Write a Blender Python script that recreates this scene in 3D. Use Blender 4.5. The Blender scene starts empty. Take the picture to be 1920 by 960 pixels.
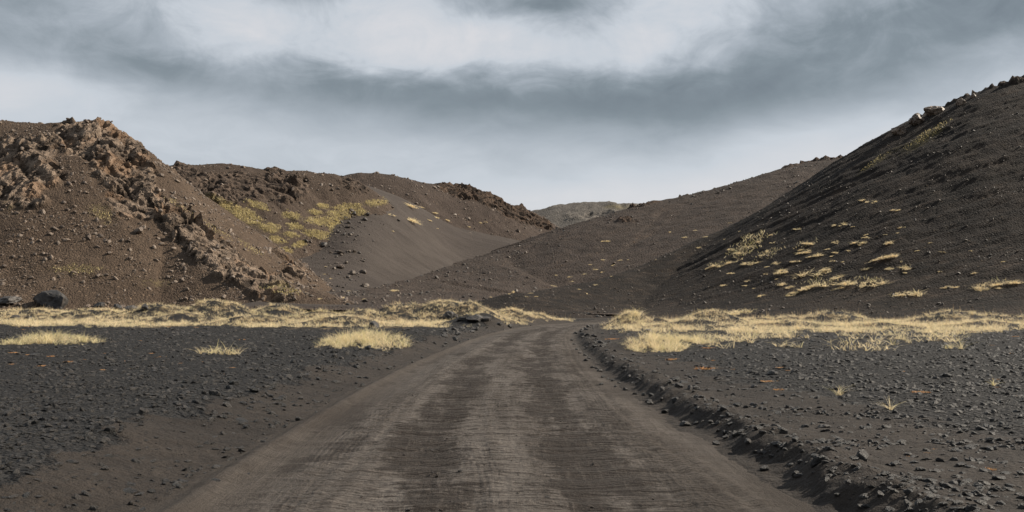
import bpy, bmesh, math, random
import numpy as np
from mathutils import Vector

random.seed(7)
rng = np.random.default_rng(7)
scene = bpy.context.scene
COL = scene.collection

# ------------------------------------------------------------------ camera
F_PX, CX, HY, CAM_Z = 1867.0, 960.0, 577.0, 1.65     # focal length and horizon of the photograph, eye height
cam_d = bpy.data.cameras.new('camera')
cam_d.lens, cam_d.sensor_width = 35.0, 36.0
cam_d.shift_y = (HY - 480.0) / 1920.0
cam_d.clip_end = 8000
cam = bpy.data.objects.new('camera', cam_d)
cam.location = (0, 0, CAM_Z)
cam.rotation_euler = (math.pi / 2, 0, 0)
COL.objects.link(cam)
scene.camera = cam

# ------------------------------------------------------------------ light
SUN_AZ, SUN_EL = math.radians(74), math.radians(35)
sv = Vector((math.sin(SUN_AZ) * math.cos(SUN_EL), math.cos(SUN_AZ) * math.cos(SUN_EL), math.sin(SUN_EL)))
sun_d = bpy.data.lights.new('sun', 'SUN')
sun_d.energy, sun_d.angle, sun_d.color = 5.0, math.radians(0.6), (1.0, 0.90, 0.76)
sun = bpy.data.objects.new('sun', sun_d)
sun.rotation_euler = (-sv).to_track_quat('-Z', 'Y').to_euler()
sun.location = sv * 300
COL.objects.link(sun)
scene.view_settings.view_transform = 'Standard'
scene.view_settings.look = 'None'
scene.view_settings.exposure = 0.75
scene.view_settings.gamma = 1.0


class NT:
    """small node tree helper"""
    def __init__(self, tree):
        self.t = tree; self.n = tree.nodes; self.l = tree.links
    def put(self, sock, v):
        if v is None: return
        if isinstance(v, bpy.types.NodeSocket): self.l.new(v, sock)
        else:
            try: sock.default_value = v
            except (TypeError, ValueError): sock.default_value = (*v, 1.0)
    def math(self, op, a, b=0.0, c=None, clamp=False):
        n = self.n.new('ShaderNodeMath'); n.operation = op; n.use_clamp = clamp
        self.put(n.inputs[0], a); self.put(n.inputs[1], b)
        if c is not None: self.put(n.inputs[2], c)
        return n.outputs[0]
    def vmath(self, op, a, b=None):
        n = self.n.new('ShaderNodeVectorMath'); n.operation = op
        self.put(n.inputs[0], a)
        if b is not None: self.put(n.inputs[1], b)
        return n.outputs[0]
    def noise(self, vec, scale, detail=4, rough=0.55, dist=0.0):
        n = self.n.new('ShaderNodeTexNoise')
        self.put(n.inputs['Vector'], vec); n.inputs['Scale'].default_value = scale
        n.inputs['Detail'].default_value = detail; n.inputs['Roughness'].default_value = rough
        n.inputs['Distortion'].default_value = dist
        return n.outputs['Fac']
    def voronoi(self, vec, scale, feature='F1', out='Distance'):
        n = self.n.new('ShaderNodeTexVoronoi'); n.feature = feature
        self.put(n.inputs['Vector'], vec); n.inputs['Scale'].default_value = scale
        return n.outputs[out]
    def ramp(self, v, lo, hi, a=0.0, b=1.0, smooth=True):
        n = self.n.new('ShaderNodeMapRange'); n.interpolation_type = 'SMOOTHSTEP' if smooth else 'LINEAR'
        self.put(n.inputs[0], v)
        for i, x in enumerate((lo, hi, a, b)): self.put(n.inputs[1 + i], x)
        return n.outputs[0]
    def mix(self, f, a, b):
        n = self.n.new('ShaderNodeMix'); n.data_type = 'RGBA'
        for s in n.inputs:
            if s.type == 'RGBA' and s.name == 'A': self.put(s, a)
            if s.type == 'RGBA' and s.name == 'B': self.put(s, b)
            if s.type == 'VALUE' and s.name == 'Factor': self.put(s, f)
        return [o for o in n.outputs if o.type == 'RGBA'][0]
    def attr(self, name, out='Fac'):
        n = self.n.new('ShaderNodeAttribute'); n.attribute_name = name
        return n.outputs[out]
    def sep(self, v):
        n = self.n.new('ShaderNodeSeparateXYZ'); self.put(n.inputs[0], v); return n.outputs
    def comb(self, x, y, z):
        n = self.n.new('ShaderNodeCombineXYZ')
        for i, q in enumerate((x, y, z)): self.put(n.inputs[i], q)
        return n.outputs[0]
    def pos(self):
        return self.n.new('ShaderNodeNewGeometry').outputs['Position']
    def bump(self, h, strength, dist, normal=None):
        n = self.n.new('ShaderNodeBump'); self.put(n.inputs['Height'], h)
        n.inputs['Strength'].default_value = strength; n.inputs['Distance'].default_value = dist
        if normal is not None: self.put(n.inputs['Normal'], normal)
        return n.outputs[0]


# ------------------------------------------------------------------ sky
world = bpy.data.worlds.new('World'); scene.world = world; world.use_nodes = True
W = NT(world.node_tree)
for n in list(W.n): W.n.remove(n)
tc = W.n.new('ShaderNodeTexCoord').outputs['Generated']
d3 = W.vmath('NORMALIZE', tc)
sx, sy, sz = W.sep(d3)
AZ = W.math('ARCTAN2', sx, sy)
EL = W.math('ARCSINE', sz)
# cloud deck seen in perspective: streets flatten towards the horizon
den = W.math('ADD', W.math('MAXIMUM', sz, 0.0), 0.16)
deck = W.comb(W.math('DIVIDE', sx, den), W.math('DIVIDE', sy, den), 0.3)
soft = W.comb(W.math('MULTIPLY', AZ, 1.0), W.math('MULTIPLY', EL, 2.4), 0.0)
n_big = W.noise(deck, 1.15, 4, 0.5, 0.3)
n_mid = W.noise(soft, 5.5, 5, 0.55, 0.4)
n_fin = W.noise(soft, 16.0, 5, 0.6, 0.8)
wa = W.math('MULTIPLY_ADD', W.math('SUBTRACT', n_mid, 0.5), 0.12, AZ)
we = W.math('MULTIPLY_ADD', W.math('SUBTRACT', W.noise(soft, 9.0, 5, 0.55, 0.3), 0.5), 0.038,
            W.math('MULTIPLY_ADD', W.math('SUBTRACT', n_fin, 0.5), 0.018, EL))
def blob(px, py, rx, ry, amp, tilt=0.0):
    """a bank of cloud centred on a direction of the sky, widths in the same angular unit"""
    a = W.math('SUBTRACT', wa, (px - CX) / F_PX)
    e = W.math('SUBTRACT', W.math('SUBTRACT', we, (HY - py) / F_PX), W.math('MULTIPLY', a, tilt))
    q = W.math('ADD', W.math('POWER', W.math('ABSOLUTE', W.math('DIVIDE', a, rx / F_PX)), 2.0),
               W.math('POWER', W.math('ABSOLUTE', W.math('DIVIDE', e, ry / F_PX)), 2.0))
    return W.math('MULTIPLY', W.math('EXPONENT', W.math('MULTIPLY', q, -1.0)), amp)
bright = W.math('MULTIPLY_ADD', W.math('SUBTRACT', n_big, 0.5), 0.14, 0.50)
bright = W.math('ADD', bright, W.math('MULTIPLY', W.math('SUBTRACT', n_fin, 0.5), 0.16))
n_wsp = W.noise(W.comb(AZ, W.math('MULTIPLY', EL, 1.3), 2.0), 13.0, 8, 0.62, 0.6)
bright = W.math('ADD', bright, W.math('MULTIPLY', W.math('MULTIPLY', W.math('SUBTRACT', n_wsp, 0.5), W.ramp(EL, 0.16, 0.28)), 0.55))
for args in ((640, 90, 330, 50, 0.10, -0.05), (1100, 110, 260, 42, 0.10), (1235, -5, 90, 42, 0.28), (740, 10, 150, 40, 0.05),
             (20, 205, 230, 52, 0.22), (560, 178, 560, 40, -0.17, -0.02), (1120, 200, 460, 62, -0.20), (210, 140, 260, 50, -0.14),
             (1540, 130, 360, 85, -0.17, 0.22), (1820, 70, 300, 100, -0.20), (90, 35, 300, 80, -0.18), (1065, 12, 130, 34, -0.34),
             (450, 0, 240, 26, -0.28), (905, 22, 60, 34, -0.14), (480, 300, 800, 46, 0.05), (1420, 345, 520, 60, 0.18, 0.1), (950, 385, 600, 45, 0.11),
             (1740, 245, 220, 50, 0.08, 0.3)):
    bright = W.math('ADD', bright, blob(*args))
# the pale bank of cloud: a billowing lower edge over the darker layer
be = W.math('MULTIPLY_ADD', W.math('SUBTRACT', W.noise(soft, 10.0, 4, 0.5, 0.2), 0.5), 0.03, we)
ba = W.math('SUBTRACT', wa, (790 - CX) / F_PX)
sag = W.math('MULTIPLY', W.math('MULTIPLY', ba, ba), 0.06)
bank = W.ramp(W.math('SUBTRACT', be, sag), (HY - 165) / F_PX, (HY - 125) / F_PX)
bank = W.math('MULTIPLY', bank, W.math('EXPONENT', W.math('MULTIPLY', W.math('POWER', W.math('ABSOLUTE', W.math('DIVIDE', ba, 600 / F_PX)), 4.0), -1.0)))
bank = W.math('MULTIPLY', bank, W.ramp(EL, (HY + 120) / F_PX, (HY - 60) / F_PX))
bright = W.math('MULTIPLY_ADD', bank, 0.09, bright)
bright = W.math('MAXIMUM', bright, 0.12)
cr = W.n.new('ShaderNodeValToRGB'); W.put(cr.inputs[0], bright)
e = cr.color_ramp.elements
def lin(r, g, b):
    return tuple(((c / 255) / 12.92 if c / 255 <= 0.04045 else ((c / 255 + 0.055) / 1.055) ** 2.4) for c in (r, g, b))
e[0].position = 0.05; e[0].color = (*lin(98, 107, 115), 1)
e[1].position = 0.95; e[1].color = (*lin(228, 227, 228), 1)
for p, c in ((0.25, lin(126, 136, 143)), (0.42, lin(160, 168, 176)), (0.58, lin(192, 198, 205)), (0.76, lin(209, 209, 212))):
    q = e.new(p); q.color = (*c, 1)
sky = W.n.new('ShaderNodeTexSky'); sky.sky_type = 'NISHITA'; sky.sun_disc = False
sky.sun_elevation, sky.sun_rotation = SUN_EL, SUN_AZ
cl = W.vmath('MULTIPLY', cr.outputs[0], (6.5, 6.5, 6.5))
bg = W.n.new('ShaderNodeBackground'); bg.inputs['Strength'].default_value = 0.1
W.put(bg.inputs['Color'], W.mix(0.96, sky.outputs[0], cl))
out = W.n.new('ShaderNodeOutputWorld'); W.l.new(bg.outputs[0], out.inputs[0])

# ------------------------------------------------------------------ numpy noise
def _hash(ix, iy, iz, seed):
    n = (ix.astype(np.int64) * 374761393 + iy.astype(np.int64) * 668265263 + iz.astype(np.int64) * 1274126177 + seed * 974711) & 0xffffffff
    n = ((n ^ (n >> 13)) * 1274126177) & 0xffffffff
    n = ((n ^ (n >> 16)) * 2246822519) & 0xffffffff
    return n ^ (n >> 15)

def perlin(p, seed=0):
    """3D gradient noise, roughly -1..1; p is (N,3)"""
    i = np.floor(p).astype(np.int64); f = p - i
    u = f * f * f * (f * (f * 6 - 15) + 10)
    r = np.zeros(len(p))
    for dx in (0, 1):
        wx = u[:, 0] if dx else 1 - u[:, 0]
        for dy in (0, 1):
            wy = u[:, 1] if dy else 1 - u[:, 1]
            for dz in (0, 1):
                wz = u[:, 2] if dz else 1 - u[:, 2]
                h = _hash(i[:, 0] + dx, i[:, 1] + dy, i[:, 2] + dz, seed)
                g = ((h & 1023) / 511.5 - 1) * (f[:, 0] - dx) + (((h >> 10) & 1023) / 511.5 - 1) * (f[:, 1] - dy) \
                    + (((h >> 20) & 1023) / 511.5 - 1) * (f[:, 2] - dz)
                r += wx * wy * wz * g
    return r * 1.5

def fbm(p, octv=4, seed=0, gain=0.5):
    r = np.zeros(len(p)); a = 1.0; s = 0.0
    for k in range(octv):
        r += a * perlin(p * (2.03 ** k) + 17.3 * k, seed + k); s += a; a *= gain
    return r / s

def p3(x, y, z=None):
    return np.stack([x, y, np.zeros_like(x) if z is None else z], 1)

def facets(p, seed):
    """faceted Voronoi blocks: every cell is a tilted plane of its own"""
    i = np.floor(p).astype(np.int64)
    f1 = np.full(len(p), 9.0); f2 = np.full(len(p), 9.0); val = np.zeros(len(p))
    for dx in (-1, 0, 1):
        for dy in (-1, 0, 1):
            for dz in (-1, 0, 1):
                cx, cy, cz = i[:, 0] + dx, i[:, 1] + dy, i[:, 2] + dz
                h = _hash(cx, cy, cz, seed); h2 = _hash(cx, cy, cz, seed + 91)
                ox = p[:, 0] - cx - (h & 1023) / 1023; oy = p[:, 1] - cy - ((h >> 10) & 1023) / 1023; oz = p[:, 2] - cz - ((h >> 20) & 1023) / 1023
                d = np.sqrt(ox * ox + oy * oy + oz * oz)
                v = ((h2 & 255) / 255 - 0.5) + 1.1 * (((h2 >> 8) & 255) / 127.5 - 1) * ox + 1.1 * (((h2 >> 16) & 255) / 127.5 - 1) * oy + 0.9 * (((h2 >> 24) & 255) / 127.5 - 1) * oz
                near = d < f1
                f2 = np.where(near, f1, np.minimum(f2, d)); f1 = np.where(near, d, f1); val = np.where(near, v, val)
    return f1, f2, val

def sstep(a, b, x):
    t = np.clip((x - a) / (b - a), 0, 1); return t * t * (3 - 2 * t)

# ------------------------------------------------------------------ mesh helpers
def link(name, me, mat=None, parent=None):
    o = bpy.data.objects.new(name, me)
    if mat is not None and me is not None and not me.materials: me.materials.append(mat)
    COL.objects.link(o)
    if parent is not None: o.parent = parent
    return o

def tag(o, label=None, cat=None, group=None, kind=None):
    for k, v in (('label', label), ('category', cat), ('group', group), ('kind', kind)):
        if v: o[k] = v
    return o

def raw_mesh(name, V, faces, smooth=True, attrs=None):
    """faces: (M,k) array"""
    me = bpy.data.meshes.new(name)
    V = np.asarray(V, np.float32); faces = np.asarray(faces, np.int32); k = faces.shape[1]
    me.vertices.add(len(V)); me.vertices.foreach_set('co', V.ravel())
    me.loops.add(faces.size); me.loops.foreach_set('vertex_index', faces.ravel())
    me.polygons.add(len(faces)); me.polygons.foreach_set('loop_start', np.arange(len(faces), dtype=np.int32) * k)
    me.polygons.foreach_set('loop_total', np.full(len(faces), k, np.int32))
    me.polygons.foreach_set('use_smooth', np.full(len(faces), smooth, bool))
    for nm, a in (attrs or {}).items():
        a = np.asarray(a, np.float32)
        if a.ndim == 1:
            at = me.attributes.new(nm, 'FLOAT', 'POINT'); at.data.foreach_set('value', a)
        else:
            at = me.attributes.new(nm, 'FLOAT_VECTOR', 'POINT'); at.data.foreach_set('vector', a.ravel())
    me.update(calc_edges=True)
    return me

def grid_faces(nr, nc):
    r = np.arange(nr - 1)[:, None]; c = np.arange(nc - 1)[None, :]
    a = (r * nc + c).ravel()
    return np.stack([a, a + 1, a + nc + 1, a + nc], 1)

def at(px, py, d):
    return ((px - CX) / F_PX * d, d, CAM_Z + (HY - py) / F_PX * d)

def project(P):
    return CX + P[:, 0] / P[:, 1] * F_PX, HY - (P[:, 2] - CAM_Z) / P[:, 1] * F_PX

# ------------------------------------------------------------------ materials
def new_mat(name):
    m = bpy.data.materials.new(name); m.use_nodes = True
    t = NT(m.node_tree)
    return m, t, t.n['Principled BSDF']

def finish(t, b, color, rough=0.9, normal=None, spec=0.25):
    t.put(b.inputs['Base Color'], color); t.put(b.inputs['Roughness'], rough)
    b.inputs['Specular IOR Level'].default_value = spec
    if normal is not None: t.put(b.inputs['Normal'], normal)

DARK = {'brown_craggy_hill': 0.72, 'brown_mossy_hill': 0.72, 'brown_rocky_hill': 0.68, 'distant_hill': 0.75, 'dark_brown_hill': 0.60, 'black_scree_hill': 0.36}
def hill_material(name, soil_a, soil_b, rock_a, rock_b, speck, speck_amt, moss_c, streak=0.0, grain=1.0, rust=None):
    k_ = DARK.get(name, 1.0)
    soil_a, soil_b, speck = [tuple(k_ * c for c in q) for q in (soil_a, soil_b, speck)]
    m, t, b = new_mat(name)
    P = t.pos()
    crag, moss = t.attr('crag'), t.attr('moss')
    big = t.noise(P, 0.06, 4, 0.6); mid = t.noise(P, 0.5 * grain, 5, 0.65); fine = t.noise(P, 2.6 * grain, 4, 0.7)
    col = t.mix(t.ramp(t.math('ADD', t.math('MULTIPLY', big, 0.7), t.math('MULTIPLY', mid, 0.5)), 0.42, 0.78), soil_a, soil_b)
    if streak > 0:
        def dot(v):
            n = t.n.new('ShaderNodeVectorMath'); n.operation = 'DOT_PRODUCT'; t.put(n.inputs[0], P); n.inputs[1].default_value = v
            return n.outputs['Value']
        # runnels follow the fall line, down and to the left
        sv_ = t.comb(dot((0.02, 0.75, 0.45)), dot((-0.45, 0.0, 0.89)), t.math('MULTIPLY', dot((0.89, 0.0, 0.45)), 0.07))
        st = t.noise(sv_, 0.5, 5, 0.65)
        col = t.mix(t.math('MULTIPLY', t.ramp(st, 0.38, 0.66), streak), col, tuple(0.45 * c for c in soil_a))
        st2 = t.noise(t.vmath('ADD', sv_, (31.0, 0, 0)), 1.1, 4, 0.6)
        col = t.mix(t.math('MULTIPLY', t.ramp(st2, 0.54, 0.74), streak * 0.8), col, tuple(2.1 * c for c in soil_b))
    vo = t.n.new('ShaderNodeTexVoronoi'); t.put(vo.inputs['Vector'], P); vo.inputs['Scale'].default_value = 1.5 * grain
    vr = t.sep(vo.outputs['Color'])[0]
    # single stones of another colour lying in the scree
    hit = t.math('MULTIPLY', t.math('GREATER_THAN', vr, 1.0 - speck_amt), t.ramp(vo.outputs['Distance'], 0.32, 0.18))
    vo2 = t.n.new('ShaderNodeTexVoronoi'); t.put(vo2.inputs['Vector'], P); vo2.inputs['Scale'].default_value = 3.4 * grain
    v2 = t.sep(vo2.outputs['Color'])[1]
    col = t.mix(t.ramp(v2, 0.0, 1.0, 0.0, 0.55, False), col, tuple(c * 0.45 for c in soil_a))
    hit2 = t.math('MULTIPLY', t.math('GREATER_THAN', v2, 1.0 - speck_amt), t.ramp(vo2.outputs['Distance'], 0.35, 0.15))
    col = t.mix(t.math('MULTIPLY', t.math('MAXIMUM', hit, hit2), 0.8), col, speck)
    rk = t.mix(t.ramp(t.math('ADD', t.math('MULTIPLY', mid, 0.6), t.math('MULTIPLY', fine, 0.5)), 0.38, 0.72), rock_a, rock_b)
    rk = t.mix(t.ramp(t.attr('tone'), -0.5, 0.6, 0.9, 0.0), rk, tuple(0.4 * c for c in rock_a))
    if rust is not None:
        rk = t.mix(t.math('MULTIPLY', t.ramp(t.noise(P, 0.16, 3, 0.5), 0.5, 0.66), 0.42), rk, rust)
    col = t.mix(t.ramp(t.math('ADD', crag, t.math('MULTIPLY', t.math('SUBTRACT', fine, 0.5), 0.8)), 0.3, 0.62), col, rk)
    mcol = t.mix(fine, tuple(0.62 * c for c in moss_c), moss_c)
    mf = t.ramp(t.math('ADD', moss, t.math('MULTIPLY', t.math('SUBTRACT', t.noise(P, 1.3, 5, 0.7), 0.5), 1.3)), 0.32, 0.66)
    col = t.mix(t.math('MULTIPLY', mf, 0.45), col, mcol)
    h = t.math('ADD', t.math('MULTIPLY', fine, 0.5), t.math('MULTIPLY', vo2.outputs['Distance'], -0.5))
    nb = t.bump(h, 0.9, 0.35 / grain)
    finish(t, b, col, 0.95, nb, 0.15)
    return m

M_A = hill_material('brown_craggy_hill', (0.084, 0.059, 0.042), (0.126, 0.090, 0.064), (0.052, 0.038, 0.028), (0.222, 0.168, 0.126),
                    (0.22, 0.155, 0.105), 0.16, (0.16, 0.128, 0.06), rust=(0.20, 0.12, 0.07))
M_B = hill_material('brown_mossy_hill', (0.068, 0.049, 0.037), (0.104, 0.076, 0.057), (0.045, 0.033, 0.026), (0.105, 0.077, 0.058),
                    (0.22, 0.16, 0.115), 0.10, (0.19, 0.152, 0.068), grain=0.9)
M_C = hill_material('brown_rocky_hill', (0.066, 0.049, 0.04), (0.096, 0.072, 0.058), (0.035, 0.025, 0.019), (0.095, 0.064, 0.045),
                    (0.19, 0.135, 0.095), 0.09, (0.40, 0.32, 0.12), grain=0.7)
M_D = hill_material('distant_hill', (0.12, 0.108, 0.096), (0.165, 0.148, 0.13), (0.085, 0.077, 0.07), (0.16, 0.14, 0.12),  # greyed palette: distance haze put into the hill's colours
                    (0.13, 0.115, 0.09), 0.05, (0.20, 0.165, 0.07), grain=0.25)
M_E = hill_material('dark_brown_hill', (0.074, 0.058, 0.049), (0.108, 0.081, 0.065), (0.03, 0.021, 0.016), (0.085, 0.055, 0.038),
                    (0.17, 0.115, 0.078), 0.06, (0.38, 0.30, 0.12), streak=0.35, grain=0.65)
M_F = hill_material('black_scree_hill', (0.052, 0.042, 0.036), (0.096, 0.070, 0.052), (0.03, 0.024, 0.02), (0.11, 0.085, 0.068),
                    (0.19, 0.135, 0.08), 0.055, (0.16, 0.13, 0.055), streak=0.95, grain=1.15)

def sand_material():
    m, t, b = new_mat('dark_volcanic_sand')
    P = t.pos(); x, y, z = t.sep(P)
    st = t.noise(t.comb(t.math('MULTIPLY', x, 0.35), y, z), 0.22, 5, 0.6)
    col = t.mix(t.ramp(st, 0.3, 0.7), (0.042, 0.0345, 0.030), (0.057, 0.0475, 0.0415))
    col = t.mix(t.ramp(t.noise(P, 0.035, 3, 0.5), 0.4, 0.65, 0, 0.5), col, (0.042, 0.034, 0.030))
    fine = t.noise(P, 2.2, 4, 0.7)
    col = t.mix(t.ramp(fine, 0.62, 0.78, 0, 0.5), col, (0.024, 0.019, 0.016))
    finish(t, b, col, 0.95, t.bump(t.math('ADD', fine, t.math('MULTIPLY', st, 3.0)), 0.8, 0.35), 0.15)
    return m
M_SAND = sand_material()

def ground_material():
    m, t, b = new_mat('black_gravel_ground')
    P = t.pos(); g = t.attr('gravel'); gr = t.attr('straw')
    fine = t.noise(P, 55.0, 3, 0.7); mid = t.noise(P, 3.0, 5, 0.6); big = t.noise(P, 0.35, 4, 0.55)
    sand = t.mix(t.ramp(t.math('ADD', t.math('MULTIPLY', mid, 0.5), t.math('MULTIPLY', big, 0.5)), 0.36, 0.66), (0.0145, 0.0110, 0.0086), (0.0310, 0.0240, 0.0188))
    sand = t.mix(t.ramp(fine, 0.56, 0.72, 0, 0.6), sand, (0.075, 0.062, 0.052))
    sand = t.mix(t.ramp(t.noise(P, 120.0, 2, 0.5), 0.40, 0.3, 0, 0.7), sand, (0.009, 0.007, 0.006))
    vo = t.n.new('ShaderNodeTexVoronoi'); t.put(vo.inputs['Vector'], P); vo.inputs['Scale'].default_value = 11.0
    vo2 = t.n.new('ShaderNodeTexVoronoi'); t.put(vo2.inputs['Vector'], P); vo2.inputs['Scale'].default_value = 27.0
    gv = t.mix(t.sep(vo.outputs['Color'])[0], (0.005, 0.0046, 0.0044), (0.019, 0.0175, 0.0167))
    gv = t.mix(t.ramp(t.sep(vo2.outputs['Color'])[1], 0.3, 1.0, 0, 0.5), gv, (0.010, 0.009, 0.0086))
    gf = t.ramp(t.math('ADD', g, t.math('MULTIPLY', t.math('SUBTRACT', t.noise(P, 1.6, 5, 0.7), 0.5), 0.9)), 0.35, 0.6)
    col = t.mix(gf, sand, gv)
    col = t.mix(t.math('MULTIPLY', t.ramp(t.math('ADD', gr, t.math('MULTIPLY', t.math('SUBTRACT', t.noise(P, 2.0, 4, 0.6), 0.5), 0.8)), 0.3, 0.7), 0.85), col, (0.26, 0.19, 0.105))
    hs = t.math('ADD', t.math('MULTIPLY', fine, 0.14), t.math('ADD', t.math('MULTIPLY', mid, 0.9), t.math('MULTIPLY', t.noise(P, 13.0, 4, 0.7), 0.55)))
    hg = t.math('MULTIPLY_ADD', vo.outputs['Distance'], -0.9, t.math('MULTIPLY', vo2.outputs['Distance'], -0.4))
    hm = t.n.new('ShaderNodeMix'); t.put(hm.inputs[0], gf); t.put(hm.inputs[2], hs); t.put(hm.inputs[3], hg)
    finish(t, b, col, 0.92, t.bump(hm.outputs[0], 1.0, 0.10), 0.25)
    return m
M_GROUND = ground_material()

def road_material():
    m, t, b = new_mat('packed_volcanic_dirt')
    P = t.pos(); lat, s = t.attr('lat'), t.attr('along')
    track = t.comb(t.math('MULTIPLY', lat, 1.0), t.math('MULTIPLY', s, 0.05), 0.0)
    cross = t.comb(t.math('MULTIPLY', lat, 0.35), t.math('MULTIPLY', s, 1.6), 0.0)
    tr = t.noise(track, 1.5, 5, 0.6); trf = t.noise(track, 11.0, 4, 0.65); cr_ = t.noise(cross, 1.6, 5, 0.65)
    # washboard: short broken ridges across the track
    wv = t.comb(t.math('MULTIPLY', lat, 1.0), t.math('MULTIPLY', s, 4.6), 0.0)
    wb = t.noise(wv, 1.25, 4, 0.6, 0.5); wb2 = t.noise(t.vmath('ADD', wv, (9.0, 4.0, 0.0)), 3.2, 4, 0.65, 0.4)
    patch = t.noise(t.comb(t.math('MULTIPLY', lat, 1.1), t.math('MULTIPLY', s, 0.30), 3.0), 0.95, 7, 0.74)
    fine = t.noise(P, 70.0, 3, 0.7); grit = t.noise(P, 24.0, 4, 0.75)
    col = t.mix(t.ramp(t.math('ADD', t.math('MULTIPLY', tr, 0.6), t.math('MULTIPLY', grit, 0.4)), 0.36, 0.62), (0.045, 0.0365, 0.030), (0.124, 0.108, 0.095))
    w1 = t.ramp(t.math('ABSOLUTE', t.math('SUBTRACT', lat, -0.95)), 0.75, 0.1)
    w2 = t.ramp(t.math('ABSOLUTE', t.math('SUBTRACT', lat, 0.75)), 0.7, 0.1)
    wl = t.math('MAXIMUM', w1, w2)
    damp = t.ramp(t.math('ADD', t.math('MULTIPLY', wl, 0.12), t.math('ADD', t.math('MULTIPLY', patch, 0.95), t.math('ADD', t.math('MULTIPLY', cr_, 0.25), t.math('MULTIPLY', wb2, 0.3)))), 0.74, 0.86)  # damp patches, plus some painted ripple shade from the cross noise
    col = t.mix(t.math('MULTIPLY', damp, 0.88), col, (0.022, 0.0165, 0.013))
    inner = t.ramp(t.math('ABSOLUTE', lat), 2.4, 1.6)
    col = t.mix(t.math('MULTIPLY', t.math('MULTIPLY', t.ramp(wb2, 0.52, 0.62), inner), 0.65), col, (0.026, 0.0195, 0.0155))  # shadows of the washboard ripples painted in as dark broken lines
    col = t.mix(t.math('MULTIPLY', t.ramp(trf, 0.56, 0.70), 0.4), col, (0.105, 0.089, 0.077))
    col = t.mix(t.ramp(fine, 0.55, 0.72, 0, 0.6), col, (0.15, 0.13, 0.112))
    col = t.mix(t.ramp(grit, 0.40, 0.28, 0, 0.75), col, (0.016, 0.0125, 0.0105))
    edge = t.ramp(t.math('ABSOLUTE', t.math('ADD', t.math('ADD', lat, 0.32), t.math('MULTIPLY', t.math('SUBTRACT', patch, 0.5), 2.8))), 1.25, 2.75)
    col = t.mix(t.math('MULTIPLY', edge, 0.88), col, t.mix(grit, (0.020, 0.0155, 0.0123), (0.042, 0.0335, 0.027)))
    # tyre prints: fine ribs in a few wandering lines
    wand = t.math('MULTIPLY_ADD', t.math('SUBTRACT', t.noise(t.comb(0.0, t.math('MULTIPLY', s, 0.09), 0.0), 1.0, 2, 0.5), 0.5), 0.9, lat)
    rib = t.math('SINE', t.math('MULTIPLY', wand, 96.0))
    lane = t.math('MAXIMUM', t.ramp(t.math('ABSOLUTE', t.math('SUBTRACT', wand, 1.55)), 0.24, 0.16), t.math('MAXIMUM', t.ramp(t.math('ABSOLUTE', t.math('SUBTRACT', wand, -0.25)), 0.2, 0.13), t.ramp(t.math('ABSOLUTE', t.math('ADD', wand, 1.9)), 0.24, 0.16)))
    lane = t.math('MULTIPLY', lane, t.ramp(patch, 0.4, 0.55))
    h = t.math('ADD', t.math('MULTIPLY', fine, 0.10), t.math('ADD', t.math('MULTIPLY', trf, 0.22), t.math('ADD', t.math('MULTIPLY', grit, 0.28), t.math('MULTIPLY', t.math('MULTIPLY', rib, lane), 0.024))))
    h = t.math('ADD', h, t.math('MULTIPLY', inner, t.math('ADD', t.math('MULTIPLY', wb, 1.5), t.math('MULTIPLY', wb2, 1.0))))
    finish(t, b, col, 0.93, t.bump(h, 1.0, 0.10), 0.2)
    return m
M_ROAD = road_material()

def stone_material(name, a, c, hi):
    m, t, b = new_mat(name)
    tcn = t.n.new('ShaderNodeTexCoord').outputs['Object']
    r = t.n.new('ShaderNodeObjectInfo').outputs['Random']
    v = t.vmath('ADD', tcn, t.comb(t.math('MULTIPLY', r, 40.0), 0, 0))
    f = t.noise(v, 5.0, 5, 0.7); g = t.noise(v, 1.6, 3, 0.5)
    col = t.mix(t.ramp(f, 0.35, 0.7), a, c)
    col = t.mix(t.ramp(t.math('ADD', g, t.math('MULTIPLY', r, 0.35)), 0.55, 0.85, 0, 0.8), col, hi)
    finish(t, b, col, 0.55, t.bump(f, 0.9, 0.12), 0.45)
    return m
M_LAVA = stone_material('black_lava_stone', (0.0065, 0.0058, 0.0053), (0.027, 0.0242, 0.0222), (0.075, 0.064, 0.055))
M_SCREE = stone_material('brown_scree_stone', (0.055, 0.038, 0.027), (0.125, 0.09, 0.065), (0.20, 0.15, 0.11))
M_SCREE_D = stone_material('dark_scree_stone', (0.02, 0.016, 0.0135), (0.052, 0.040, 0.031), (0.10, 0.07, 0.046))

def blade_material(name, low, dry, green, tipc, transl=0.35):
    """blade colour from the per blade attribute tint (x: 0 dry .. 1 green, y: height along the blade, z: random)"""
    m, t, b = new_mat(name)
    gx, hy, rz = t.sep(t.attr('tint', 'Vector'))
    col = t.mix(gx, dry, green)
    col = t.mix(t.ramp(hy, 0.0, 0.45, 0.55, 0.0), col, low)  # blade feet darkened: shade low in the clump put into the colour
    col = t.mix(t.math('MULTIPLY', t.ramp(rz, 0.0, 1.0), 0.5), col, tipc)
    finish(t, b, col, 0.7, None, 0.2)
    tr = t.n.new('ShaderNodeBsdfTranslucent'); t.put(tr.inputs[0], col)
    mx = t.n.new('ShaderNodeMixShader'); mx.inputs[0].default_value = transl
    t.l.new(b.outputs[0], mx.inputs[1]); t.l.new(tr.outputs[0], mx.inputs[2])
    t.l.new(mx.outputs[0], t.n['Material Output'].inputs[0])
    return m
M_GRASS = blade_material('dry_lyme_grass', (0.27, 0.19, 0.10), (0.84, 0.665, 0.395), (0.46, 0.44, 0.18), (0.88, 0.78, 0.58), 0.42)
M_MOSS = blade_material('yellow_moss_grass', (0.22, 0.175, 0.08), (0.60, 0.485, 0.24), (0.46, 0.395, 0.16), (0.66, 0.55, 0.31), 0.3)
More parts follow.
